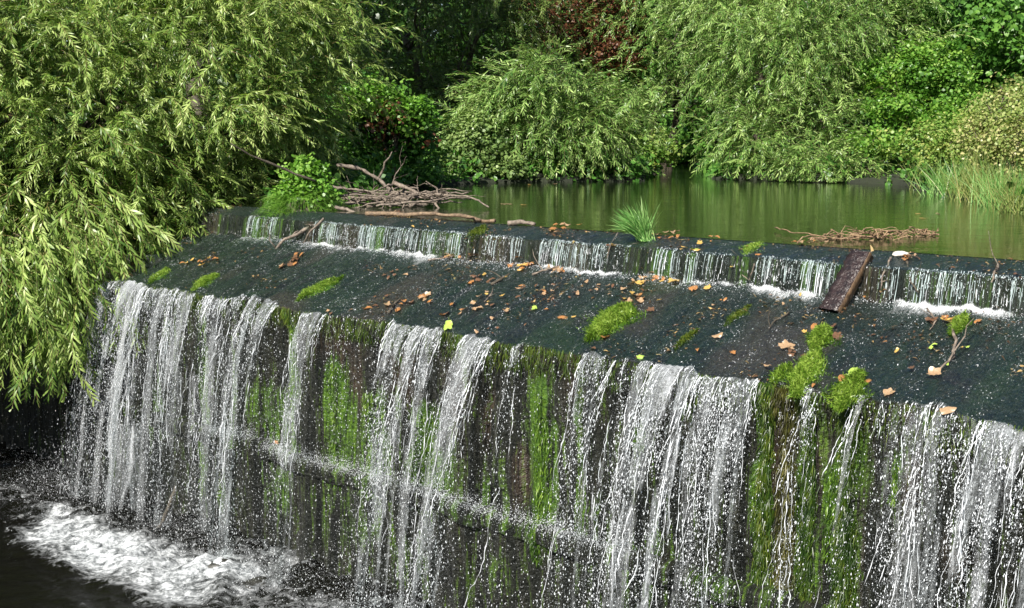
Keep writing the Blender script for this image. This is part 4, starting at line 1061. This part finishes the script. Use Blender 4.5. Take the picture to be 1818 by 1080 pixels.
# ------------------------------------------------------------------ falling water
G = 9.81
def drops_mesh(P, r, elong, acc, dirs=None):
    """octahedra / elongated beads"""
    n = len(P); o = np.array([[1, 0, 0], [-1, 0, 0], [0, 1, 0], [0, -1, 0], [0, 0, 1], [0, 0, -1.]])
    F = np.array([[0, 2, 4], [2, 1, 4], [1, 3, 4], [3, 0, 4], [2, 0, 5], [1, 2, 5], [3, 1, 5], [0, 3, 5]])
    V = o[None] * r[:, None, None]
    if dirs is not None:
        k = (V @ dirs[:, :, None])[..., 0]; V = V + k[..., None] * dirs[:, None, :] * (elong[:, None, None] - 1)
    V = V + P[:, None]
    FF = F[None] + (np.arange(n) * 6)[:, None, None]
    acc.add(V.reshape(-1, 3), FF.reshape(-1, 3))

def traj(s, v0, tau, t0=None, z0=None, slope=.40):
    """position along a free fall from the lip; tau seconds"""
    t0 = lip_t(s) if t0 is None else t0; z0 = top_z(s, t0) + .012 if z0 is None else z0
    T = t0 + v0 * tau; Z = z0 - v0 * slope * tau - .5 * G * tau ** 2
    x, y = plan(s, T); return np.stack(np.broadcast_arrays(x, y, Z), -1)

def curtain(label, u0, u1, v0, dens, seed, spread=.0, thick=.5, fil=1., drop=1., ztop=None, narrow=.0, zend=.02, group='streams of water falling from the lip'):
    rs = np.random.RandomState(seed)
    sa, sb = sorted((s_lip(u0), s_lip(u1))); w = sb - sa; sc = (sa + sb) / 2
    root = empty('water_curtain', (*plan(sc, lip_t(sc)), LIP)); tag(root, label, 'falling water', group)
    ro = np.array(root.location)
    tmax = (-v0 * .4 + math.sqrt((v0 * .4) ** 2 + 2 * G * (LIP - zend))) / G
    # sheets (one to three overlapping layers)
    layers = 1 if w < .12 else 2
    VV, FF, TH, UV = [], [], [], []; nb = 0
    for L in range(layers):
        na = max(5, int(w / .012)); nt_ = 90
        a = np.linspace(-1, 1, na); ta = np.linspace(-.012, tmax, nt_)
        A, TA = np.meshgrid(a, ta, indexing='ij'); zf = np.clip(TA / tmax, 0, 1)
        hw = w / 2 * (1 + spread * zf - narrow * np.sin(math.pi * np.clip(zf * .9, 0, 1)))
        edge = .55 * fbm(zf * 5, np.sign(A) * 3. + L * 7.1, 3, seed) * zf
        S = sc + A * hw * (1 + edge) + .035 * zf * fbm(zf * 4, A * 1.2, 2, seed + 1)
        vv = v0 * (1 - .14 * L) * (1 + .16 * fbm(A * w * 12, zf * 1.2, 2, seed + 2 + L))
        P = traj(S, vv, np.maximum(TA, 0)) ; 
        up = np.minimum(TA, 0); P[..., :2] += up[..., None] * Pv * v0
        wv = .016 * zf * fbm(A * w * 30, zf * 14, 3, seed + 3 + L)
        P[..., 0] += Pv[0] * wv; P[..., 1] += Pv[1] * wv
        th = thick * (1 - .45 * zf ** 1.2) * (1 - .55 * np.abs(A) ** 3) + .25 * fbm(A * w * 14 + L * 9, zf * 2.5, 3, seed + 5) + .12 * fbm(A * w * 40, zf * 9, 2, seed + 6)
        th -= 1.5 * sstep(.52, .70, vn(S * 17 + .4 * zf, zf * 1.1 + L, 77)) * (.45 + .55 * zf)
        th -= 1.8 * zf * sstep(.42, .70, vn(S * 9, zf * 4.5 + L * 3, 78))
        th += .5 * np.exp(-((np.abs(A) - .93) / .05) ** 2) - 2. * (np.abs(A) > .985)
        VV.append(P.reshape(-1, 3)); FF.append(grid_faces(na, nt_) + nb); nb += na * nt_
        TH.append(th.ravel()); UV.append(np.stack([(A * hw).ravel() + L * 3 + seed, (zf * 1.9).ravel()], -1))
    tmesh('water_sheet', np.vstack(VV), np.vstack(FF), M['sheet'], root, {'thick': np.concatenate(TH)}, True, ro, np.vstack(UV))
    # filaments: wandering bright ropes, closing into loops lower down
    acc = Acc(); nf = int((9 + w * 105) * fil * dens)
    for i in range(nf):
        a = rs.uniform(-1, 1) if rs.rand() < .6 else rs.choice([-1, 1]) * rs.uniform(.82, 1.05); t_a = rs.uniform(0, .75) ** 1.4 * tmax if i > nf * .3 else 0.
        t_b = min(tmax, t_a + rs.uniform(.03, .17)); n = max(6, int((t_b - t_a) / .007))
        tt = np.linspace(t_a, t_b, n); zf = tt / tmax
        if abs(a) < .8 and vn(np.array((sc + a * w / 2) * 17. + .4 * zf[0]), np.array(zf[0] * 1.1), 77) > .6 and rs.rand() < .8: continue
        k = np.cumsum(rs.randn(n) + rs.randn() * .5) * .0034 * (.25 + 1.9 * zf) ; k2 = np.cumsum(rs.randn(n)) * .004 * (.3 + zf)
        S = sc + a * w / 2 * (1 + spread * zf - narrow * np.sin(math.pi * zf * .9)) + k + .03 * zf * fbm(zf * 4, zf * 0 + a * 1.2, 2, seed + 1)
        P = traj(S, v0 * (1 + .10 * rs.randn()) + 0 * tt, tt); P[:, 0] += Pv[0] * k2; P[:, 1] += Pv[1] * k2
        r = rs.uniform(.0005, .0017) * (1 + .7 * rs.randn(n)).clip(.15, 2.6) * np.minimum(1, np.minimum(np.arange(n), np.arange(n)[::-1]) / 2 + .1)
        acc.add(*tube(P, r, 4, False))
    # beads
    nd_ = int((1700 + w * 15000) * dens * drop)
    zf = rs.beta(1.7, 1.25, nd_); tt = zf * tmax
    a = rs.uniform(-1, 1, nd_); S = sc + a * w / 2 * (1 + spread * zf - narrow * np.sin(math.pi * zf * .9)) + rs.randn(nd_) * (.006 + .055 * zf ** 1.5)
    # clustering along ropes
    keep = (vn(S * 34, zf * 9 + seed, 3) + .3 * rs.rand(nd_) > .60) | (rs.rand(nd_) < .10); S, tt, zf = S[keep], tt[keep], zf[keep]; m = len(S)
    P = traj(S, v0 * (1 + .16 * rs.randn(m)).clip(.3, 1.8), tt)
    r = .0006 + .0027 * rs.rand(m) ** 6
    d = np.stack([Pv[0] * v0 + 0 * tt, Pv[1] * v0 + 0 * tt, -G * tt - .3], -1); d /= np.linalg.norm(d, axis=1)[:, None]
    drops_mesh(P, r, rs.uniform(1.2, 4.5, m), acc, d)
    acc.build('white_ropes_and_beads', M['white'], root, smooth=True)
    return root

CUR = [('broad white curtain at the left end of the weir beside the willow', 192, 262, .75, 1.5, .45, .85, 1.2, 1.6),
       ('second curtain from the left, partly green behind', 268, 318, .55, 1.2, .4, .45, 1.2, 1.3),
       ('third stream from the left, just before the mossy rope', 318, 350, .6, 1.1, .3, .5, 1.1, 1.2),
       ('stream pair right of the left moss rope', 366, 405, .5, 1.1, .3, .45, 1.2, 1.2),
       ('thin stream in the gap right of the stream pair', 412, 440, .5, .9, .2, .25, 1, 1.),
       ('slanting white stream left of the bright moss rope', 452, 494, .85, 1.1, -.3, .6, 1.1, 1.1),
       ('double stream right of the bright moss rope', 538, 582, .7, 1.0, -.1, .5, 1.1, .9),
       ('left and wider half of the forked stream in the middle', 700, 762, .8, 1.2, -.45, .75, 1.3, 1.1),
       ('right half of the forked stream in the middle', 762, 792, .65, 1.0, -.2, .5, 1.1, 1.),
       ('strongly slanting stream right of the forked stream', 828, 882, 1.05, 1.2, -.3, .7, 1.3, 1.2),
       ('thin lone stream left of the dark notch', 912, 936, .5, .8, -.2, .35, .9, .6),
       ('stream starting at the right side of the dark notch', 1040, 1095, .75, 1.2, -.15, .5, 1.2, 1.1),
       ('stream between the notch stream and the widest curtain', 1112, 1160, .75, 1.0, .0, .45, 1.1, 1.1),
       ('widest thick curtain in the right half', 1165, 1245, .95, 1.5, .15, .85, 1.2, 1.5),
       ('bead filled curtain right of the widest curtain', 1245, 1300, .6, 1.3, .1, .30, 1.0, 1.6),
       ('white stream against the broad mossy pier', 1298, 1348, .55, 1.4, .0, .75, 1.2, 1.2),
       ('thin stream between the two moss curtains', 1432, 1464, .6, 1.0, -.1, .65, 1.1, .9),
       ('thin stream running down the edge of the leaf capped moss', 1524, 1545, .75, .7, .0, .5, .9, .6),
       ('sparse dribble over the dark window of the wall', 1560, 1612, .25, .6, .0, -.05, .6, .8),
       ('left part of the ragged curtain near the right edge', 1618, 1660, .6, 1.0, .1, .35, 1.1, 1.1),
       ('middle of the ragged curtain near the right edge', 1662, 1742, .7, 1.3, .1, .5, 1.2, 1.3),
       ('dense white curtain at the right edge of the photo', 1745, 1850, .85, 1.6, .1, .9, 1.2, 1.5),
       ('outermost curtain cutting the bottom right corner', 1860, 2000, .8, 1., .1, .7, .8, .8)]
for i, (lab, u0, u1, v0, dn, spd, th, fi, dr) in enumerate(CUR): curtain(lab, u0, u1, v0, dn, 500 + 7 * i, spd, th, fi, dr)

def loose_drops():
    rs = np.random.RandomState(700); acc = Acc()
    n = 42000
    S = rs.uniform(s_lip(2000), s_lip(-40), n); tmax = .58
    # mostly dribbles: quantise s into random drip lines
    lines = rs.uniform(s_lip(2000), s_lip(-40), 300); k = rs.rand(n) < .6
    S = np.where(k, lines[rs.randint(0, 300, n)] + rs.randn(n) * .004, S)
    zf = rs.beta(1.5, 1.0, n); tt = zf * tmax; v0 = rs.uniform(.02, .6, n) * np.where(k, .35, 1)
    S = S + rs.randn(n) * .03 * zf ** 2 * (~k)
    P = traj(S, v0, tt); P[:, 0] += Pv[0] * .04 * zf; P[:, 1] += Pv[1] * .04 * zf
    r = .0006 + .0026 * rs.rand(n) ** 6
    left = S > s_lip(165); keep = (~left) | (rs.rand(n) < .35)
    keep &= vn(S * 5, zf * 2, 8) > .22
    drops_mesh(P[keep], r[keep], rs.uniform(1, 3.5, keep.sum()), acc, np.tile([[0, 0, -1.]], (keep.sum(), 1)))
    # spray thrown up at the foot of the wall and off the ledge
    n = 24000; S = rs.uniform(s_lip(1900), s_lip(120), n)
    hgt = rs.gamma(1.3, .14, n); dt = .25 + np.abs(rs.randn(n)) * .30
    keep = (vn(S * 2.5, dt * 3, 9) + .35 * rs.rand(n) > .42) & (hgt < .8); S, hgt, dt = S[keep], hgt[keep], dt[keep]
    x, y = plan(S, lip_t(S) + dt); P = np.stack([x, y, hgt], -1); m = len(S)
    r = .0007 + .0028 * rs.rand(m) ** 5
    drops_mesh(P, r, rs.uniform(1, 2.5, m), acc, np.tile([[0, 0, 1.]], (m, 1)) + .5 * rs.randn(m, 3) * 0)
    n = 9000; S = rs.uniform(s_lip(1150), s_lip(370), n); z = LEDGE + .08 + np.abs(rs.randn(n)) * .05
    x, y = plan(S, lip_t(S) + .05 + np.abs(rs.randn(n)) * .07); P = np.stack([x, y, z], -1)
    k = vn(S * 4, z * 3, 10) > .35; drops_mesh(P[k], .0010 + .0016 * rs.rand(k.sum()), np.ones(k.sum()), acc, None)
    tag(acc.build('water_drops', M['white'], smooth=True), 'countless white water drops and spray in front of the wall', 'spray', kind='stuff')
    # fine mist at the foot
    acc = Acc(); n = 60000; S = rs.uniform(s_lip(1500), s_lip(100), n); dt = .2 + np.abs(rs.randn(n)) * .38
    hgt = rs.gamma(1.2, .09, n); k = vn(S * 2.2, dt * 2.2, 12) > .35; S, dt, hgt = S[k], dt[k], hgt[k]
    x, y = plan(S, lip_t(S) + dt); drops_mesh(np.stack([x, y, hgt], -1), rs.uniform(.0004, .0009, len(S)), np.ones(len(S)), acc, None)
    tag(acc.build('fine_mist', M['mist']), 'fine white mist over the foaming foot of the fall', 'mist', kind='stuff')
    # white beads paint sun sparkle on the apron; splash along the step foot
    acc = Acc(); n = 9000; S = rs.uniform(S0, S1, n); T = rs.uniform(.36, 1.2, n)
    k = vn(S * 3, T * 3, 13) + .3 * rs.rand(n) > .55; S, T = S[k], T[k]
    drops_mesh(P_top(S, T, .008), 0.0006 + .0024 * rs.rand(len(S)) ** 6, rs.uniform(1, 2, len(S)), acc, np.tile(FD[None], (len(S), 1)))
    n = 6000; S = rs.uniform(S0, s_top(440), n); T = .35 + np.abs(rs.randn(n)) * .04
    drops_mesh(P_top(S, T, .006) + np.array([0, 0, 1]) * np.abs(rs.randn(n))[:, None] * .012, .001 + .002 * rs.rand(n) ** 2, np.ones(n), acc, None)
    tag(acc.build('sparkle_and_splash_beads', M['white'], smooth=True), 'small white beads painting sun sparkle, with splash, over the wet apron', 'spray', kind='stuff')
loose_drops()

# short falls over the upper step
STEP = [('short fall over the left end of the step beside the stump', 558, 606, .9), ('short fall left of the dry stones at the step', 612, 700, .9), ('short fall in the left middle of the step', 700, 745, .8),
        ('short slanting fall below the tan log', 748, 832, .8), ('short fall under the driftwood stub', 862, 905, .8), ('thin short fall between two dark stones', 908, 930, .6), ('short fall left of the hanging stick', 960, 1082, .9),
        ('short fall just left of the grass tuft', 1092, 1118, .7), ('short fall right below the grass tuft', 1165, 1215, .7), ('sparse short fall right of the grass tuft', 1222, 1300, .5), ('short white fall left of the plank', 1345, 1490, 1.1),
        ('trickle beside the right face of the plank', 1552, 1600, .35), ('long bright short fall near the right edge', 1612, 1760, 1.1), ('short fall at the right edge of the photo', 1762, 2100, 1.0), ('small fall behind the stump under the willow', 440, 492, .8)]
def step_fall(label, u0, u1, dens, seed):
    rs = np.random.RandomState(seed)
    sa, sb = sorted((s_top(u0), s_top(u1))); w = sb - sa
    root = empty('step_fall', (*plan((sa + sb) / 2, .3), FALLTOP)); tag(root, label, 'falling water', 'short falls over the upper step'); ro = np.array(root.location)
    na = max(8, int(w / .012)); nt_ = 16; a = np.linspace(0, 1, na); ta = np.linspace(-.03, .19, nt_)
    A, TA = np.meshgrid(a, ta, indexing='ij'); S = sa + A * w
    v0 = .28 + .10 * fbm(S * 9, S * 0, 2, seed)
    def tr(S, v0, tt): 
        z0 = top_z(S, .285 + soff(S)) + .008; z = z0 - .5 * G * np.maximum(tt, 0) ** 2 - .15 * np.maximum(tt, 0)
        x, y = plan(S, .285 + soff(S) + v0 * tt); return np.stack([x, y, np.maximum(z, top_z(S, .345 + soff(S)) + .002)], -1)
    P = tr(S, v0, TA); th = (-.55 + .45 * dens) - .9 * sstep(.5, .75, vn(S * 8, S * 0, 81)) - .6 * sstep(.06, .0, A * w) - .6 * sstep(.06, .0, (1 - A) * w) + .55 * fbm(S * 13, TA * 3, 3, seed + 2) - .4 * (TA < -.02)
    tmesh('water_sheet', P.reshape(-1, 3), grid_faces(na, nt_), M['sheet'], root, {'thick': th.ravel()}, True, ro, np.stack([S.ravel(), TA.ravel() * 3 + seed], -1))
    acc = Acc()
    for i in range(int(w * 120 * dens) + 3):
        s0 = sa + w * rs.rand(); n = 10
        if vn(np.array(s0 * 8), np.array(0.), 81) > .66 and rs.rand() < .7: continue
        tt = np.linspace(rs.uniform(0, .05), rs.uniform(.12, .19), n); S1_ = s0 + np.cumsum(rs.randn(n)) * .0012
        acc.add(*tube(tr(S1_, (.28 + .10 * float(fbm(s0 * 9, 0., 2, seed))) * (1 + .1 * rs.randn()) + 0 * tt, tt), rs.uniform(.0006, .0018) * (1 + .5 * rs.randn(n)).clip(.2, 2), 4, False))
    m = int(w * 1500 * dens) + 20; S1_ = sa + w * rs.rand(m); tt = rs.uniform(.0, .19, m)
    drops_mesh(tr(S1_, .3 + .12 * rs.randn(m), tt), .0010 + .002 * rs.rand(m) ** 2, rs.uniform(1, 2, m), acc, np.tile([[0, 0, -1.]], (m, 1)))
    acc.build('white_ropes_and_beads', M['white'], root, smooth=True)
for i, (lab, a, b, d) in enumerate(STEP): step_fall(lab, a, b, d, 800 + 5 * i)

# ------------------------------------------------------------------ fallen leaves
def leaf_mesh(kind, seed):
    rs = np.random.RandomState(seed)
    if kind == 'oval':
        n = 14; a = np.linspace(0, 2 * math.pi, n, endpoint=False)
        x = np.cos(a) * (1 + .1 * rs.randn(n)); y = np.sin(a) * .5 * (1 + .1 * rs.randn(n)) * (1 - .25 * np.cos(a))
    else:
        n = 20; a = np.linspace(0, 2 * math.pi, n, endpoint=False)
        r = .72 + .26 * np.abs(np.cos(a * 2.5)) ** 1.5 + .09 * rs.randn(n); x = np.cos(a) * r; y = np.sin(a) * r * .8
    c1, c2 = rs.uniform(.3, .9) * rs.choice([-1, 1]), rs.uniform(-.5, .6)
    z = c1 * y ** 2 + c2 * x ** 2 * .6 + .08 * rs.randn(n)
    ring = np.stack([x, y, z], -1); inner = ring * .5; inner[:, 2] = (c1 * inner[:, 1] ** 2 + c2 * .6 * inner[:, 0] ** 2)
    V = np.vstack([ring, inner, [[0, 0, 0]], [[-1.0, -.02, 0], [-1.0, .02, 0], [-1.5, 0, .15]]]) * .5
    j = np.arange(n); j2 = (j + 1) % n
    F = np.vstack([np.stack([j, j2, j2 + n], -1), np.stack([j, j2 + n, j + n], -1), np.stack([j + n, j2 + n, np.full(n, 2 * n)], -1), [[2 * n + 1, 2 * n + 3, 2 * n + 2]]])
    me = bpy.data.meshes.new('fallen_leaf'); me.from_pydata(V.tolist(), [], F.tolist()); me.update()
    for p in me.polygons: p.use_smooth = True
    return me
LM = {}
for ci, (cn, mt) in enumerate(LEAFC):
    for k in range(4):
        me = leaf_mesh('oval' if k % 2 else 'lobed', ci * 10 + k); me.materials.append(mt); LM[(cn, k)] = me
from mathutils import Matrix, Vector
def put_leaf(u, v, size_px, col, label, group, rs, kind=None, lift=.006):
    s, t = on_top(u, v); t = min(max(t, -.3), 1.22)
    P = P_top(s, t) if t > 0 else np.array([*plan(s, t), POND])
    dist = float(np.linalg.norm(P - [0, 0, CAMZ])); size = size_px * dist / FPX * 1.15
    k = rs.randint(4) if kind is None else kind
    o = bpy.data.objects.new('fallen_leaf', LM[(col, k)])
    N = Vector((Pv[0] * .38 + rs.randn() * .22, Pv[1] * .38 + rs.randn() * .22, 1)).normalized() if t > .34 else Vector((rs.randn() * .15, rs.randn() * .15, 1)).normalized()
    X = Vector((rs.randn(), rs.randn(), 0)); X = (X - N * X.dot(N)).normalized(); Y = N.cross(X)
    mt = Matrix((X, Y, N)).transposed().to_4x4(); mt.translation = Vector(P + np.array([0, 0, lift + .008 + .012 * rs.rand()]))
    o.matrix_world = mt @ Matrix.Diagonal((size, size, size, 1)); link(o); tag(o, label, 'leaf', group)
rs = np.random.RandomState(900)
SINGLE = [(948, 553, 13, 'lime green', 'round lime green leaf above the notch'), (793, 585, 24, 'lime green', 'pale lime leaf right at the lip above the forked stream'), (1136, 638, 14, 'lime green', 'yellow green leaf at the lip under the big moss cushion'),
          (997, 567, 20, 'orange', 'orange leaf left of the big moss cushion'), (1238, 627, 11, 'orange', 'round orange leaf alone on the bare apron'), (1301, 634, 12, 'orange', 'small orange leaf near the lip, left of the small moss cushion'), (1658, 673, 24, 'tan', 'large tan leaf at the end of the curved branch'),
          (1679, 737, 25, 'tan', 'large pinkish tan lobed leaf on the lip near the right edge'), (1578, 705, 20, 'tan', 'yellowish tan leaf near the lip between moss and curved branch'), (1618, 661, 12, 'brown', 'small red brown leaf left of the tan leaf'), (1735, 576, 16, 'orange', 'orange leaf right of the leaf clump'),
          (1196, 507, 22, 'yellow', 'yellow leaf in the foam below the grass tuft'), (1230, 516, 18, 'orange', 'orange leaf below the step right of the foam leaf'), (1256, 518, 13, 'yellow', 'small yellow leaf right of the orange one below the step'), (1075, 604, 20, 'orange', 'orange leaf tucked against the lower edge of the big moss cushion'),
          (1053, 624, 14, 'brown', 'brown leaf under the tip of the big moss cushion'), (1274, 602, 18, 'tan', 'tan leaf on the middle right of the apron'), (1155, 555, 16, 'brown', 'brown leaf just right of the big moss cushion'), (1170, 540, 11, 'yellow', 'small yellow leaf right above the big moss cushion'),
          (733, 407, 9, 'yellow', 'small yellow leaf on the dark crest at left'), (878, 433, 8, 'yellow', 'tiny yellow leaf on the crest above the left step'), (990, 417, 16, 'tan', 'long tan leaf on the crest left of the grass tuft'), (1445, 583, 16, 'orange', 'orange leaf just above the small pointed yellow leaf'),
          (1428, 597, 10, 'yellow', 'small pointed yellow leaf above the moss cushions'), (1444, 692, 10, 'orange', 'orange leaf at the foot of the olive moss cushion'), (1362, 658, 14, 'tan', 'tan leaf at the lip left of the small moss cushion'), (1396, 622, 26, 'tan', 'long pale leaf left of the upper moss cushion'),
          (1346, 458, 11, 'orange', 'orange leaf on the yellow stem at the step'), (1806, 494, 14, 'brown', 'red brown leaf on the step at the right edge'), (1592, 631, 10, 'yellow', 'small yellow leaf right of the upper moss cushion'), (1170, 722, 10, 'orange', 'not used'),
          (1480, 585, 14, 'brown', 'brown leaf at the top of the upper moss cushion'), (1486, 603, 20, 'brown', 'brown leaf on the right shoulder of the upper moss cushion'), (1495, 678, 22, 'orange', 'orange leaf on the left of the leaf capped moss'), (1515, 668, 26, 'lime green', 'lime leaf on top of the leaf capped moss'),
          (1540, 682, 18, 'orange', 'tan orange leaf on the right of the leaf capped moss'), (1302, 482, 12, 'yellow', 'yellow leaf beside the step foam at centre right')]
for (u, v, s, c, lab) in SINGLE:
    if lab == 'not used': continue
    put_leaf(u, v, s, c, lab, None, rs)
CL = [(1155, 497, 12, 30, 8, 15, 'the leaf bed right below the step under the grass tuft', 'yyootb'), (930, 478, 10, 26, 7, 16, 'the leaf heap below the step, left of centre', 'yyoot'), (985, 487, 9, 28, 7, 14, 'the leaf heap around the brown stick below the step', 'oobt'),
      (860, 497, 8, 22, 8, 14, 'the scatter around the dark short stick', 'otyb'), (805, 560, 9, 35, 12, 12, 'the scatter near the lip left of centre', 'otbt'), (875, 545, 12, 40, 18, 12, 'the scatter mid apron', 'totyb'), (700, 545, 9, 26, 10, 14, 'the leaves around the left short stick', 'obtb'),
      (745, 535, 6, 18, 6, 15, 'the small group right of the left short stick', 'oot'), (700, 495, 7, 40, 14, 10, 'the sparse leaves on the dark left apron', 'bbt'), (800, 460, 7, 20, 5, 14, 'the leaves at the foot of the step at left', 'yto'), (840, 462, 5, 12, 4, 12, 'the orange brown leaves at the foot of the step', 'ob'),
      (1130, 535, 9, 22, 8, 13, 'the leaves along the top of the big moss cushion', 'otyb'), (1060, 520, 12, 36, 12, 11, 'the scatter behind the moss cushion', 'totb'), (960, 520, 10, 35, 12, 11, 'the scatter left of the moss cushion', 'tbot'), (1185, 420, 14, 20, 5, 13, 'the leaf bank caught right of the grass tuft', 'ttbbo'),
      (1000, 406, 8, 25, 3, 12, 'the leaves stranded on the crest left of the tuft', 'otyt'), (970, 412, 4, 14, 3, 13, 'the few leaves beside the driftwood stub', 'oty'), (680, 380, 5, 30, 3, 14, 'the leaves beside the long tan log', 'bt'), (1225, 447, 7, 18, 5, 12, 'the leaves on the crest right of the tuft', 'ylyb'),
      (1265, 428, 4, 10, 3, 10, 'the leaf pair on the pond edge right of the tuft', 'ot'), (1430, 434, 9, 32, 3, 11, 'the leaves along the crest at the root tangle', 'tob'), (1620, 460, 9, 16, 5, 12, 'the leaves beside the pale lump', 'bobt'), (1690, 573, 10, 22, 6, 14, 'the orange leaf clump on the right of the apron', 'yooby'),
      (1655, 578, 5, 12, 5, 14, 'the dull leaves left of the orange clump', 'btb'), (1410, 632, 6, 22, 8, 12, 'the brown leaves between the moss cushions', 'bbt'), (1555, 530, 4, 20, 8, 9, 'the specks of leaf right of the plank', 'to'), (1650, 640, 6, 60, 30, 8, 'the few small leaves on the right apron', 'byl'),
      (350, 470, 9, 30, 7, 12, 'the orange leaves on the shaded left apron', 'oyb'), (535, 462, 6, 20, 8, 14, 'the leaves by the trailing branch', 'bo'), (500, 475, 4, 16, 6, 12, 'the leaves at the end of the trailing branch', 'tb'), (985, 540, 8, 45, 22, 9, 'the small leaf scraps above the notch', 'tyob'),
      (1340, 540, 6, 60, 20, 8, 'the leaf scraps left of the plank', 'toy'), (1085, 445, 4, 8, 10, 12, 'the leaves on the hanging stick', 'by'), (900, 590, 5, 40, 8, 10, 'the scraps on the lip right of the slanting stream', 'otb'), (600, 560, 3, 40, 5, 9, 'the scraps at the lip above the double stream', 'bt')]
CM = {'y': 'yellow', 'o': 'orange', 't': 'tan', 'b': 'brown', 'l': 'lime green'}
for (u, v, n, du, dv, s, where, cs) in CL:
    for k in range(n):
        c = CM[cs[rs.randint(len(cs))]]
        put_leaf(u + du * rs.randn() * .6, v + dv * rs.randn() * .6, s * rs.uniform(.5, 1.15), c, f'{c} fallen leaf in {where}', f'{c} leaves in {where}', rs)
def scraps():
    rs = np.random.RandomState(950); acc = Acc(); n = 15000
    S = rs.uniform(S0 + .2, S1 - .2, n); T = rs.uniform(.02, 1.18, n)
    k = vn(S * 3.3, T * 4 + S * .8, 31) + .25 * rs.rand(n) + .14 * (T < .1) + .10 * np.exp(-((T - .5) / .2) ** 2) > .90; S, T = S[k], T[k]; n = len(S)
    P = P_top(S, T, .010); D = np.stack([rs.randn(n), rs.randn(n), .25 * rs.randn(n)], -1)
    blade_field(acc, P, D, np.stack([.3 * rs.randn(n), .3 * rs.randn(n), np.ones(n)], -1), rs.uniform(.006, .040, n), rs.uniform(.002, .018, n), rs, bend=.5, seg=2)
    tag(acc.build('leaf_scraps', M['litter']), 'tiny brown and yellow scraps of leaf strewn over the apron and crest', 'leaf litter', kind='stuff')
scraps()
# leaves afloat on the pond
for (u, v) in [(905, 362), (895, 362), (930, 364), (1640, 388), (1665, 379), (1630, 380), (940, 328), (850, 330), (985, 326)]:
    P = at_z(u, v, POND + .003); o = bpy.data.objects.new('fallen_leaf', LM[('tan' if u % 2 else 'yellow', 1)])
    o.location = P; o.rotation_euler = (0, 0, rs.rand() * 6); o.scale = (.07, .07, .02); link(o)
    side = 'left' if u < 1000 else 'right'
    tag(o, f'pale leaf floating on the pond, {side} side' + (', far below the willow' if v < 340 else ''), 'leaf', f'leaves floating on the pond at {side}' + (' far' if v < 340 else ''))
s_, z_ = on_wall(478, 789)  # orange leaf put here in place of an orange glint
o = bpy.data.objects.new('fallen_leaf', LM[('orange', 0)]); o.location = P_wall(s_, z_, .03); o.rotation_euler = (1.3, .2, -.6); o.scale = (.05,) * 3; link(o)
tag(o, 'small orange leaf standing in for a glint on the green wall above the ledge', 'leaf')

# ------------------------------------------------------------------ light, camera
w = bpy.data.worlds.new('World'); scene.world = w; w.use_nodes = True; nt = w.node_tree; nt.nodes.clear()
sky = nt.nodes.new('ShaderNodeTexSky'); sky.sky_type = 'NISHITA'; sky.sun_disc = False; sky.sun_elevation = SUN_EL; sky.sun_rotation = SUN_AZ
bg = nt.nodes.new('ShaderNodeBackground'); bg.inputs[1].default_value = .05
wo = nt.nodes.new('ShaderNodeOutputWorld'); nt.links.new(sky.outputs[0], bg.inputs[0]); nt.links.new(bg.outputs[0], wo.inputs[0])
sl = bpy.data.lights.new('sun', 'SUN'); sl.energy = 5.0; sl.angle = rad(.5); sl.color = (1, .95, .86)
so = bpy.data.objects.new('sun', sl); COL.objects.link(so); so.location = (-8, -12, 14)
sd = Vector((math.sin(SUN_AZ) * math.cos(SUN_EL), math.cos(SUN_AZ) * math.cos(SUN_EL), math.sin(SUN_EL)))
so.rotation_euler = sd.to_track_quat('Z', 'Y').to_euler()
cam = bpy.data.cameras.new('camera'); cam.sensor_width = 36; cam.lens = FPX / 1818 * 36; cam.clip_end = 500; cam.clip_start = .05
co = bpy.data.objects.new('camera', cam); COL.objects.link(co); co.location = (0, 0, CAMZ); co.rotation_euler = (rad(90) - PITCH, 0, 0)
scene.camera = co
scene.view_settings.view_transform = 'Standard'; scene.view_settings.look = 'None'; scene.view_settings.exposure = 1.05
scene.render.engine = 'CYCLES'
scene.cycles.max_bounces = 8; scene.cycles.transparent_max_bounces = 12
